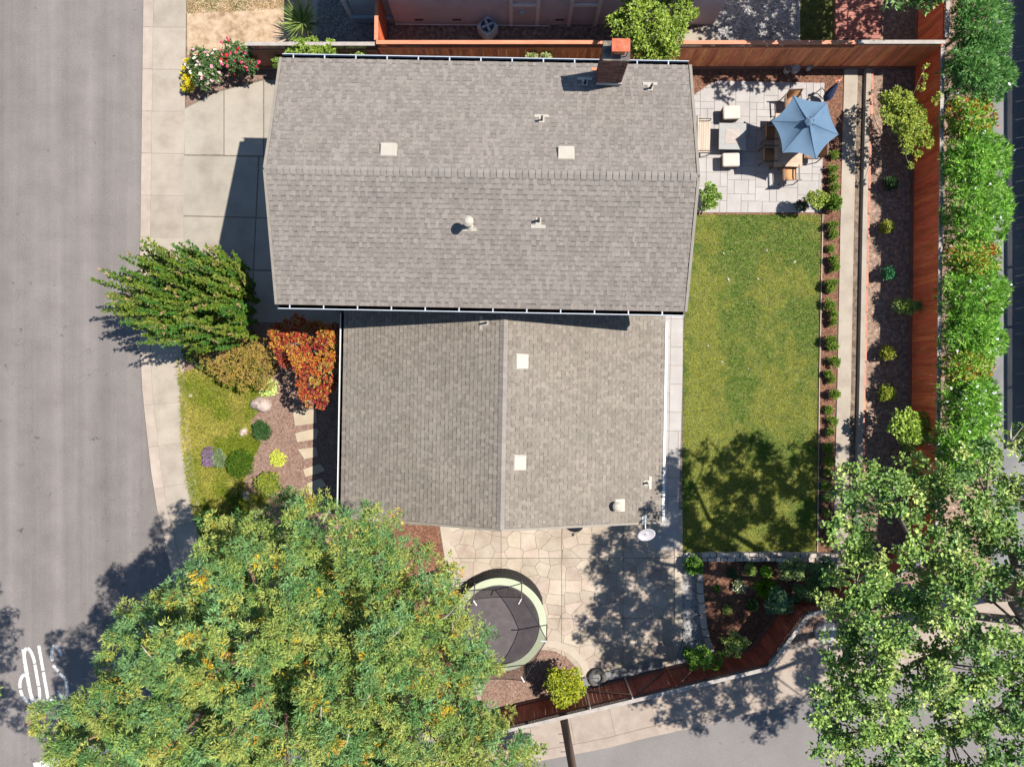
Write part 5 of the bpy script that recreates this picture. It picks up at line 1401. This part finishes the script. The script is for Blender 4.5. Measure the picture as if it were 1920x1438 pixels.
def rt_z(x, y): return 9.9 - 1.5 * min(1.2, math.hypot((x - 1900) / 420, (y - 1180) / 400)) ** 1.6
rpts = [q for q in scatter(RT, 350, 30.5) if not any(((q[0] - h_[0]) / h_[2]) ** 2 + ((q[1] - h_[1]) / h_[3]) ** 2 < 1 for h_ in holes)]
bl = blobs_of([(x, y, rt_z(x, y) + random.uniform(-.9, .5), random.uniform(.25, .46), random.uniform(.2, .34)) for x, y in rpts])
tb0 = P(2010, 1150, 3.0); base = Vector((tb0.x, tb0.y, G))
t = thing('shade_tree', 'broad leaved green tree with dark limbs filling the lower right corner', 'tree', base)
sb = subblobs(bl, 14, .11, .2)
T, D, bi = shell(sb, 8, -.5, .6)
cols = pick([(0.13, 0.22, 0.05), (0.19, 0.28, 0.065), (0.3, 0.36, 0.11), (0.075, 0.15, 0.04)], len(sb), (4, 4, 2, 3))[bi] * rng.uniform(.8, 1.2, (len(T), 1))
V, F, C = leaves(T, D, 6, .105, .085, 1.0, cols, up=.72, jit=.07, vary=.25, shape=.55)
np_mesh('crown', V, F, M['leaf'], t, C)
mb = MB(); fork = tb0
mb.tube([base, base.lerp(fork, .5), fork, fork + Vector((.1, .2, 1.6))], [.4, .33, .3, .16], 12)
mains = [[(2010, 1150, 3.0), (1925, 1165, 5.5), (1860, 1158, 6.5), (1790, 1150, 7.5), (1690, 1130, 8.2), (1620, 1100, 8.2)], [(2010, 1150, 3.4), (1950, 1135, 5.8), (1895, 1118, 7.2), (1855, 1122, 7.7), (1800, 1090, 8.6), (1720, 1030, 8.8), (1680, 960, 8.2)],
         [(2010, 1155, 3.0), (1930, 1205, 5.6), (1870, 1190, 6.5), (1800, 1210, 7.5), (1720, 1240, 8.2), (1640, 1290, 8.2)], [(1925, 1165, 5.5), (1900, 1130, 6.9), (1912, 1085, 7.9), (1890, 1020, 9.0), (1850, 930, 9.0)],
         [(2010, 1160, 3.0), (1950, 1260, 5.8), (1880, 1330, 7.5), (1780, 1370, 8.2), (1680, 1390, 8.2), (1610, 1370, 7.9)], [(2010, 1160, 3.0), (2030, 1300, 6.5), (1980, 1420, 8.2)], [(2010, 1140, 3.4), (2060, 1000, 7.4), (2040, 880, 9.0)],
         [(1855, 1122, 7.7), (1868, 1085, 8.2), (1890, 1060, 9.1)]]
for mpath in mains:
    q = [P(*p_) for p_ in mpath]; n_ = len(q)
    mb.tube(q, [.15 * (1 - i / n_) + .025 for i in range(n_)], 8)
allm = [P(*p_) for mpath in mains for p_ in mpath[1:]]
for b_ in random.sample(bl, min(120, len(bl))):
    q = Vector(b_[:3]); s_ = min(allm, key=lambda v: (v - q).length)
    if (s_ - q).length < 3.2: mb.tube([s_, s_.lerp(q, .5) + Vector((0, 0, -.1)), q], [.035, .024, .01], 5)
mb.build('trunk', M['greybark'], t, smooth=True)
tw = MB()
for x, y, z in ((1672, 920, 8.6), (1895, 828, 8.8), (1605, 1095, 8.6), (1560, 1230, 8.4)):
    q = P(x, y, z)
    for k in range(4): tw.tube([q, q + Vector((random.uniform(-.3, .3), random.uniform(.1, .5), .25))], [.02, .007], 5)
tw.build('bare_twigs', M['twig'], t, kind='stuff')

# --- upright shrub tree by the driveway: many vertical leafy shoots
base = GP(438, 580)
t = thing('upright_tree', 'dense green tree of upright leafy shoots leaning over the sidewalk by the driveway', 'tree', base)
Ts, Ds, Cs = [], [], []; st = MB()
pal = [(0.07, 0.12, 0.015), (0.1, 0.155, 0.018), (0.055, 0.13, 0.02), (0.14, 0.175, 0.03)]
ns = 0
for k in range(600):
    a_ = random.uniform(0, 6.283); q = math.sqrt(random.random())
    gx, gy = 436 + 100 * q * math.cos(a_), 578 + 74 * q * math.sin(a_)
    if gx > 500 + random.uniform(-8, 8): continue
    foot = GP(gx, gy, 0); west = (500 - gx) / 165
    ztop = random.uniform(2.4, 3.7) + west * random.uniform(.3, 1.3) + (random.uniform(.3, 1.3) if random.random() < .45 else 0)
    z0 = max(.9, ztop - random.uniform(1.3, 2.2))
    lean = Vector((foot.x - base.x, foot.y - base.y, 0)) * .16
    b0 = Vector((foot.x, foot.y, z0)); b1 = Vector((foot.x, foot.y, ztop)) + lean + Vector((random.uniform(-.12, .12), random.uniform(-.12, .12), 0))
    m_ = int((ztop - z0) * 30); f_ = (np.arange(m_) + rng.random(m_)) / m_
    pp = np.array(b0)[None] * (1 - f_[:, None]) + np.array(b1)[None] * f_[:, None]
    th = rng.uniform(0, 6.28, m_); up_ = rng.uniform(.3, 1.0, m_)
    Ts.append(pp); Ds.append(unit(np.stack([np.cos(th), np.sin(th), up_], 1)))
    c_ = np.tile(np.array(random.choice(pal)), (m_, 1)); c_[f_ > .94] = (0.3, 0.2, 0.1) if random.random() < .2 else c_[f_ > .94]; Cs.append(c_)
    if k % 4 == 0: st.tube([(base.x + (foot.x - base.x) * .25, base.y + (foot.y - base.y) * .25, G), b0, b1], [.03, .018, .004], 5)
T = np.concatenate(Ts); D = np.concatenate(Ds); C0 = np.concatenate(Cs)
V, F, C = leaves(T, D, 2, .115, .05, .35, C0, up=.75, vary=.25)
np_mesh('crown', V, F, M['glossleaf'], t, C); st.build('trunk', M['greybark'], t, smooth=True)

# --- front garden
RED = [(0.27, 0.045, 0.025), (0.33, 0.085, 0.028), (0.34, 0.16, 0.035), (0.2, 0.032, 0.025), (0.3, 0.21, 0.055)]
mp = scatter([(512, 612), (560, 600), (632, 608), (640, 660), (632, 720), (606, 764), (556, 748), (572, 702), (536, 676), (506, 645)], 44, 15.5)
bl = blobs_of([(x, y, 2.1 + .5 * (1 - min(1, math.hypot((x - 585) / 70, (y - 680) / 85))) + random.uniform(-.45, .3), random.uniform(.15, .3), .16) for x, y in mp])
plant('red_maple', 'bright red and orange leaved maple against the lower roof edge', 'tree', GP(600, 672), bl, 60, 5, .085, .05, .9, RED, (3, 3, 3, 2, 2), trunk='trunk', crown='crown', r0=.06, up=.7, patch=.5, mat='leafdry', low=-.6, depth=.6)
bl = blobs_of([(x, y, .95 + .4 * (1 - min(1, math.hypot((x - 445) / 80, (y - 680) / 50))) + random.uniform(-.15, .15), random.uniform(.2, .32), .2) for x, y in scatter([(375, 645), (420, 630), (490, 632), (522, 690), (500, 725), (450, 735), (415, 715), (395, 690), (372, 668)], 34, 17)])
plant('bronze_shrub', 'wide bronze and olive shrub below the upright green tree', 'shrub', GP(450, 690), bl, 70, 5, .075, .034, .9, [(0.2, 0.14, 0.035), (0.26, 0.17, 0.06), (0.15, 0.13, 0.03), (0.29, 0.2, 0.05)], patch=.5, mat='leafdry', r0=.03)
bl = cluster(372, 670, .5, 26, 16, 6, .22, .2); plant('dark_shrub', 'dark green low shrub at the sidewalk under the upright tree', 'shrub', GP(372, 672), bl, 60, 5, .08, .03, .9, [(0.07, 0.11, 0.02), (0.12, 0.15, 0.03)])
def ball(name, label, x, y, r_px, z, pal, Ln=.06, Wd=.03, n=9, mat='leaf', cat='shrub', per=60, group=None, sq=1.0, m=5, up=.7, spread=.9, w=None, flowers=None):
    rr = r_px / K; bl = cluster(x, y, z * .62, r_px * .55, r_px * .55 * sq, n, rr * .5, z * .36, .04)
    return plant(name, label, cat, GP(x, y), bl, per, m, Ln, Wd, spread, pal, w, group, mat, r0=.02, up=up, flowers=flowers)
ball('chartreuse_plant', 'pale chartreuse mounded plant above the large boulder', 503, 727, 20, .35, [(0.42, 0.5, 0.16), (0.34, 0.44, 0.14), (0.5, 0.56, 0.24)], .05, .045, mat='leafdry')
ball('chartreuse_plant', 'round yellow chartreuse mound in the middle of the pink mulch', 521, 861, 17, .3, [(0.42, 0.44, 0.08), (0.5, 0.5, 0.12), (0.34, 0.38, 0.06)], .05, .045, mat='leafdry')
ball('round_shrub', 'small round dark green shrub beside the pale rock', 491, 806, 20, .6, [(0.03, 0.075, 0.02), (0.05, 0.11, 0.025), (0.025, 0.06, 0.02)], .06, .022, per=110)
ball('green_shrub', 'rounded mid green shrub beside the purple flowers', 452, 868, 29, .75, [(0.06, 0.12, 0.015), (0.09, 0.14, 0.02), (0.05, 0.09, 0.015)], .08, .02, n=12, per=110, mat='blade')
ball('purple_flowers', 'upright purple flowering plant at the edge of the front grass', 391, 856, 14, .5, [(0.16, 0.1, 0.17), (0.22, 0.14, 0.24), (0.12, 0.12, 0.1)], .05, .035, sq=1.9, mat='leafdry', cat='flowers')
ball('grey_shrub', 'grey green spiky plant between the purple flowers and green shrub', 411, 860, 12, .4, [(0.18, 0.22, 0.11), (0.13, 0.18, 0.09)], .13, .025, sq=1.6, per=40)
ball('yellow_shrub', 'loose yellow green shrub near the shaded lower mulch', 503, 906, 27, .6, [(0.24, 0.26, 0.03), (0.17, 0.2, 0.03), (0.12, 0.16, 0.03)], .08, .035, n=12)
def tuft(name, label, x, y, r_m, pal, n=260, cat='ornamental grass', z=G, wd=.018, hup=.55, group=None, mat='blade'):
    p = GP(x, y, z); t = thing(name, label, cat, p, group)
    T = np.tile(np.array(p), (n, 1)) + rng.normal(0, .04, (n, 3)) * np.array([1, 1, 0]); th = rng.uniform(0, 6.28, n)
    D = unit(np.stack([np.cos(th), np.sin(th), rng.uniform(.05, 1.6, n) * hup / .55], 1))
    V, F, C = leaves(T, D, 1, r_m, wd, .12, pick(pal, n), up=.6, shape=.4); np_mesh('blade_tuft', V, F, M[mat], t, C)
    return t
tuft('grass_tussock', 'straw tipped grass tussock left of the yellow green shrub', 447, 908, .55, [(0.33, 0.3, 0.09), (0.2, 0.21, 0.04)])
tuft('grass_tussock', 'grass tussock at the edge of the big tree shadow', 487, 936, .6, [(0.28, 0.28, 0.06), (0.17, 0.2, 0.03)])

# --- top left
ROSE = [(0.05, 0.1, 0.03), (0.085, 0.15, 0.05), (0.12, 0.18, 0.07)]
def rose(label, x, y, rx, ry, z, fcols, n, fn):
    bl = cluster(x, y, z, rx, ry, n, .24, .22, .2); plant('rose_bush', label, 'rose bush', GP(x, y + 6), bl, 60, 5, .08, .05, .9, ROSE, flowers=(fn, fcols, .075, .085, 7), r0=.03, up=.6)
rose('rose bush with white and pale pink blooms by the sidewalk', 387, 128, 30, 34, 1.15, [(0.75, 0.6, 0.55), (0.8, 0.72, 0.62), (0.72, 0.42, 0.5)], 13, 46)
rose('rose bush with red and bright pink blooms in front of the brown fence', 452, 110, 34, 26, 1.25, [(0.6, 0.04, 0.05), (0.62, 0.07, 0.16), (0.65, 0.12, 0.22)], 13, 44)
bl = cluster(355, 145, .5, 12, 28, 8, .17, .18); plant('yellow_bush', 'bright yellow flowering bush at the sidewalk corner', 'shrub', GP(358, 148), bl, 70, 5, .06, .035, .9, [(0.5, 0.4, 0.03), (0.55, 0.45, 0.05), (0.22, 0.24, 0.04)], (4, 4, 2), mat='petal')
bl = cluster(588, 97, 1.9, 48, 16, 14, .26, .25, .2); plant('green_bush', 'bright green leafy bush behind the top left roof corner', 'bush', GP(600, 130), bl, 60, 5, .11, .06, .9, [(0.18, 0.26, 0.04), (0.24, 0.32, 0.06), (0.12, 0.19, 0.03)], r0=.05)
bl = cluster(672, 104, 1.5, 17, 8, 5, .2, .2); plant('green_bush', 'small pale green bush at the eave left of the folding chair', 'bush', GP(682, 138), bl, 45, 5, .09, .05, .9, [(0.3, 0.36, 0.12), (0.22, 0.29, 0.07)], r0=.03)
bl = cluster(522, 118, 1.2, 8, 10, 4, .15, .2); plant('green_bush', 'sprig of green leaves at the roof corner beside the rose bed', 'bush', GP(530, 128), bl, 45, 5, .1, .05, .9, [(0.14, 0.22, 0.04), (0.1, 0.16, 0.03)], r0=.02)
tuft('yucca', 'spiky green yucca in front of the dark lattice fence', 578, 62, .85, [(0.2, 0.26, 0.07), (0.11, 0.17, 0.04), (0.3, 0.34, 0.12)], 150, 'yucca', .9, .055, .4, mat='glossleaf')
MB().tube([GP(578, 64), GP(578, 62, .9)], .06, 8).build('yucca_trunk', M['bark'], bpy.data.objects['yucca'])
for x, lb in ((998, 'pale green sprig above the gutter, left of the pair'), (1024, 'pale green sprig above the gutter, right of the pair')):
    bl = cluster(x, 108, 1.6, 12 if x < 1010 else 7, 4, 5, .13, .16); plant('green_bush', lb, 'bush', GP(x, 134), bl, 40, 5, .08, .045, .9, [(0.36, 0.36, 0.18), (0.2, 0.27, 0.08)], r0=.02)
LG = [(0.2, 0.27, 0.045), (0.26, 0.34, 0.06), (0.14, 0.21, 0.04)]
bl = blobs_of([(x, y, 3.6 - 1.3 * math.hypot((x - 1222) / 80, (y - 50) / 70) + random.uniform(-.3, .3), random.uniform(.22, .34), .25) for x, y in scatter([(1145, 40), (1165, 20), (1175, -40), (1260, -40), (1298, 30), (1270, 60), (1262, 100), (1235, 116), (1195, 112), (1180, 80), (1160, 60)], 46, 15)])
plant('fruit_tree', 'light green tree rising beside the brick chimney', 'tree', GP(1185, 118), bl, 52, 6, .13, .05, .8, LG, trunk='trunk', crown='crown', r0=.07)
bl = blobs_of([(x, y, 5.2 + random.uniform(-.7, .6), random.uniform(.3, .5), .3) for x, y in scatter([(1640, -6), (1670, -2), (1740, 2), (1800, -10), (1850, -70), (1930, -85), (2030, -110), (2050, -280), (1880, -330), (1700, -230), (1600, -190), (1590, -90)], 95, 24)])
plant('shade_tree', 'green leaf tips reaching in at the top edge above the red deck', 'tree', GP(1710, -60), bl, 36, 6, .17, .08, .8, [(0.14, 0.24, 0.07), (0.2, 0.3, 0.09), (0.1, 0.17, 0.05)], trunk='trunk', crown='crown', r0=.12)

# --- back garden
def ordinal(n): return f"{n}{'th' if 10 <= n % 100 <= 20 else {1: 'st', 2: 'nd', 3: 'rd'}.get(n % 10, 'th')}"
BX = [(0.12, 0.19, 0.025), (0.17, 0.24, 0.03), (0.08, 0.14, 0.02)]
row = [(1564, 291), (1561, 317), (1561, 335), (1563, 352)] + [(np.interp(y, [400, 900, 1000], [1560, 1548, 1546]) + random.uniform(-1, 1), y) for y in (423, 445, 470, 484, 508, 530, 545, 571, 584, 609, 634, 651, 678, 703, 716, 739, 765, 788, 814, 833, 855, 880, 906, 932, 963, 990)]
# one model per size, copied along the row
proto = {}
for i, (x, y) in enumerate(row):
    key = i % 5
    lb = f'small bushy green shrub in the mulch strip beside the lawn, {ordinal(i + 1)} counted from the parasol'
    if key not in proto:
        rr = random.uniform(9, 11.5); proto[key] = ball('hedge_shrub', lb, x, y, rr, .48 + .05 * key, BX, .05, .03, n=7, per=42, group='shrubs in the mulch strip beside the lawn', m=4); WLk = proto[key]
        proto[key]['src'] = 1; del proto[key]['src']
    else:
        src = proto[key]; o = src.copy(); COL.objects.link(o); o['label'] = lb
        g_ = GP(x, y); o.location = g_; k_ = random.uniform(.75, 1.2); o.scale = (k_, k_, k_ * random.uniform(.85, 1.1)); o.rotation_euler.z = random.uniform(0, 6.28)
        for ch in src.children:
            c_ = ch.copy(); inv = ch.matrix_parent_inverse.copy(); COL.objects.link(c_); c_.parent = o; c_.matrix_parent_inverse = inv
ball('garden_shrub', 'larger dark green shrub at the lawn corner of the patio', 1559, 380, 17, .85, [(0.08, 0.15, 0.02), (0.13, 0.2, 0.03), (0.06, 0.11, 0.02)], .08, .045, n=10, per=70, sq=1.1)
bl = cluster(1530, 374, 1.2, 16, 14, 6, .17, .17, .2); plant('lemon_tree', 'small yellow green tree between the dark pot and the mulch strip', 'tree', GP(1534, 384), bl, 40, 5, .09, .05, .9, [(0.2, 0.26, 0.04), (0.28, 0.33, 0.08)], r0=.025, trunk='trunk', crown='crown')
bl = cluster(1502, 384, .75, 10, 8, 4, .12, .12, .1); plant('pot_plant', 'added dark leaves over the square pot standing in for the small tree shadow', 'plant', GP(1500, 388, .46), bl, 26, 4, .08, .04, .9, [(0.03, 0.05, 0.03), (0.05, 0.075, 0.045)], r0=.015)  # dark leaves added in place of the lemon tree's shadow
bl = cluster(1331, 372, .9, 17, 20, 8, .16, .18, .2); plant('patio_shrub', 'leafy green shrub at the house corner between patio and lawn', 'shrub', GP(1325, 381), bl, 45, 5, .1, .055, .9, [(0.13, 0.22, 0.04), (0.19, 0.27, 0.06)], r0=.025)
YG = [(0.25, 0.3, 0.045), (0.33, 0.37, 0.07), (0.17, 0.23, 0.04)]
bl = blobs_of([(x, y, 2.3 - .9 * math.hypot((x - 1695) / 60, (y - 230) / 70) + random.uniform(-.25, .25), random.uniform(.15, .26), .2) for x, y in scatter([(1655, 185), (1680, 165), (1715, 190), (1725, 220), (1750, 245), (1735, 268), (1712, 300), (1695, 285), (1690, 250), (1655, 215)], 30, 12)] + [(1735, 125, 2.0, .08, .1), (1732, 145, 2.0, .1, .1), (1728, 165, 2.1, .12, .12), (1752, 190, 2.2, .12, .1), (1760, 180, 2.3, .1, .1), (1705, 312, 1.8, .12, .1)])
plant('citrus_shrub', 'large yellow green shrub with long shoots against the top right fence', 'shrub', GP(1692, 250), bl, 44, 5, .09, .045, .8, YG, r0=.04)
for (x, y, r_, pal, lb) in ((1660, 427, 13, [(0.26, 0.27, 0.04), (0.19, 0.21, 0.04)], 'small yellow green shrub on the bank, nearest the paver patio'), (1664, 513, 13, [(0.05, 0.17, 0.07), (0.07, 0.22, 0.1)], 'small blue green shrub on the shaded bank'),
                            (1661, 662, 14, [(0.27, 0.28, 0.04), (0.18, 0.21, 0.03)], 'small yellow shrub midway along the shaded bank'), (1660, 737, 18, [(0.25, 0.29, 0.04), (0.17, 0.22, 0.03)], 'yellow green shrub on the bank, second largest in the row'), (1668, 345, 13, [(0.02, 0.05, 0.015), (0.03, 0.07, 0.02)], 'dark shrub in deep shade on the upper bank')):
    ball('bank_shrub', lb, x, y, r_, .9, pal, .075, .045, per=50, m=4)
bl = cluster(1699, 576, 1.0, 20, 9, 6, .16, .16, .15); plant('bank_shrub', 'bright green shrub with spreading twigs leaning on the red fence', 'shrub', GP(1688, 580), bl, 36, 5, .14, .05, .8, [(0.2, 0.28, 0.06), (0.28, 0.36, 0.1)], r0=.02)
bl = cluster(1705, 803, 1.7, 34, 30, 13, .26, .24, .25); plant('young_tree', 'bright light green young tree overlapping the lower red fence', 'tree', GP(1685, 800), bl, 40, 5, .12, .07, .9, [(0.23, 0.32, 0.05), (0.3, 0.4, 0.08), (0.17, 0.25, 0.04)], r0=.035, trunk='trunk', crown='crown')
# hedge along the lane
OL = [(0.13, 0.3, 0.035), (0.18, 0.37, 0.05), (0.25, 0.43, 0.07), (0.09, 0.2, 0.035)]; OLD = [(0.07, 0.18, 0.045), (0.1, 0.23, 0.055), (0.14, 0.28, 0.075)]
PH = [(0.38, 0.16, 0.03), (0.2, 0.33, 0.04), (0.22, 0.36, 0.05), (0.34, 0.33, 0.06), (0.14, 0.29, 0.04), (0.18, 0.34, 0.05)]
hedge = [('oleander', 'dark green oleander at the top of the lane hedge', 1835, 40, 48, 60, OLD, 0), ('oleander', 'dark oleander with a few white flowers beside the fence corner', 1832, 135, 54, 46, OLD, 12), ('photinia', 'yellow and orange leaved photinia between two oleanders near the top', 1815, 228, 44, 32, PH, 0),
         ('oleander', 'bright green oleander right of the upper red fence', 1826, 305, 56, 46, OL, 8), ('oleander', 'bright oleander just above the middle orange photinia', 1826, 400, 56, 58, OL, 10), ('photinia', 'orange tipped photinia in the middle of the lane hedge', 1820, 482, 44, 30, PH, 0),
         ('oleander', 'broad bright oleander below the middle orange photinia', 1822, 555, 52, 50, OL, 14), ('oleander', 'bright green oleander above the lower orange photinia', 1820, 625, 50, 42, OL, 12), ('photinia', 'orange and green photinia in the lower hedge', 1812, 690, 40, 28, PH, 0),
         ('oleander', 'oleander with many white flowers near the lower fence', 1816, 755, 48, 46, OL, 60), ('oleander', 'flowering oleander partly under the right tree', 1800, 845, 42, 46, OL, 50)]
for nm, lb, x, y, rx, ry, pal, fl in hedge:
    ry *= 1.18; rx *= 1.04
    bl = [b_ for b_ in blobs_of([(qx, qy, 2.6 - .8 * math.hypot((qx - x) / rx, (qy - y) / ry) ** 2 + random.uniform(-.2, .2), random.uniform(.22, .34), .3) for qx, qy in scatter([(x + rx * math.cos(a_ * .5236), y + ry * math.sin(a_ * .5236)) for a_ in range(12)], 38, 13)])]
    g_ = P(x, y, 2.0)
    plant(nm, lb, 'hedge shrub', Vector((g_.x, g_.y, G)), bl, 42, 6, .2 if nm == 'oleander' else .12, .034 if nm == 'oleander' else .05, .75, pal, group='shrubs of the lane hedge', r0=.04, up=.6, patch=.25, flowers=(fl, [(0.8, 0.8, 0.78)], .06, .06, 8) if fl else None, shape=.4)
# planting bed
BG = [(0.11, 0.22, 0.03), (0.16, 0.3, 0.04), (0.08, 0.15, 0.03)]
ball('bed_shrub', 'rounded bright green shrub at the left end of the stone wall', 1301, 1058, 19, .8, BG, .08, .045, n=10, per=60)
ball('bed_shrub', 'loose green shrub just below the middle of the stone wall', 1406, 1067, 13, .5, [(0.16, 0.26, 0.05), (0.24, 0.28, 0.08)], .08, .03, per=34)
ball('bed_shrub', 'lime green mound above the big grass clump', 1435, 1071, 12, .4, [(0.25, 0.42, 0.04), (0.3, 0.46, 0.06)], .06, .03, per=60)
ball('bed_shrub', 'white flowering shrub left of the big grass clump', 1385, 1098, 15, .45, [(0.2, 0.25, 0.1), (0.3, 0.32, 0.14), (0.1, 0.14, 0.06)], .07, .03, per=34, flowers=(30, [(0.75, 0.75, 0.75)], .035, .035, 5))
ball('bed_shrub', 'tiny green plant beside the curved stone edging', 1344, 1103, 7, .25, BG, .05, .03, n=5)
ball('bed_shrub', 'small dark shrub below the stone wall', 1372, 1074, 9, .35, [(0.04, 0.08, 0.03), (0.06, 0.11, 0.04)], .06, .03)
ball('bed_shrub', 'dark green shrub below the big grass clump', 1409, 1134, 11, .45, [(0.04, 0.1, 0.03), (0.07, 0.14, 0.04), (0.16, 0.22, 0.05)], .07, .035)
ball('bed_shrub', 'sparse pale green plant in the middle of the red mulch', 1362, 1142, 10, .35, [(0.22, 0.28, 0.07), (0.16, 0.2, 0.05)], .06, .03, per=18)
tuft('grass_clump', 'large bright green grass clump in the planting bed', 1433, 1100, .5, [(0.14, 0.28, 0.02), (0.2, 0.36, 0.03), (0.1, 0.2, 0.02)], 900, wd=.02, hup=.8)
bl = cluster(1376, 1208, 1.6, 24, 22, 8, .16, .16, .2); plant('bed_tree', 'thin young tree with bare twigs in front of the lower fence', 'tree', GP(1370, 1190), bl, 30, 5, .1, .055, .9, [(0.14, 0.2, 0.04), (0.22, 0.27, 0.08)], stem='twig', r0=.025, trunk='trunk', crown='crown')
bl = cluster(1316, 1234, 1.5, 36, 17, 9, .2, .2, .15); plant('fence_bush', 'bright green bush overlapping the lower fence beside the blue pot', 'bush', GP(1312, 1222), bl, 46, 5, .1, .05, .9, BG + [(0.26, 0.38, 0.05)], r0=.03)
ball('pot_plant', 'plant spilling from the blue pot', 1288, 1222, 9, .7, [(0.08, 0.13, 0.05), (0.12, 0.17, 0.06)], .07, .04)
for (x, y, rx, ry, z, pal, lb) in ((1492, 1068, 34, 16, 1.3, [(0.2, 0.24, 0.09), (0.12, 0.18, 0.06)], 'pale leaved bush below the right end of the stone wall'), (1548, 1072, 26, 20, 1.4, [(0.08, 0.16, 0.06), (0.12, 0.2, 0.07)], 'green bush beside the end of the drain channel'),
                                   (1458, 1128, 24, 16, 1.3, [(0.08, 0.17, 0.08), (0.13, 0.22, 0.1)], 'blue green bush left of the purple plant'), (1515, 1108, 34, 13, 1.2, [(0.09, 0.16, 0.05), (0.16, 0.22, 0.07)], 'low green bush along the angled fence')):
    bl = cluster(x, y, z, rx, ry, 9, .2, .18, .15); g_ = P(x, y, z); plant('bed_bush', lb, 'bush', Vector((g_.x, g_.y, G)), bl, 34, 5, .1, .06, .9, pal, r0=.03)
ball('purple_shrub', 'purple leaved shrub in front of the angled fence', 1488, 1127, 13, .8, [(0.13, 0.04, 0.08), (0.2, 0.07, 0.13)], .08, .045)
bl = cluster(1057, 1284, 1.5, 30, 30, 14, .26, .26, .15); plant('gold_bush', 'golden green rounded bush between the tyre and trampoline', 'bush', GP(1042, 1262), bl, 66, 5, .12, .04, .9, [(0.26, 0.29, 0.02), (0.33, 0.34, 0.04), (0.16, 0.2, 0.02)], r0=.05)
bl = cluster(985, 1405, 1.6, 34, 18, 7, .22, .2, .2); plant('sidewalk_shrub', 'green shrub at the foot of the utility pole by the sidewalk', 'shrub', GP(975, 1362), bl, 36, 5, .1, .05, .9, [(0.13, 0.2, 0.04), (0.2, 0.25, 0.06)], r0=.03)
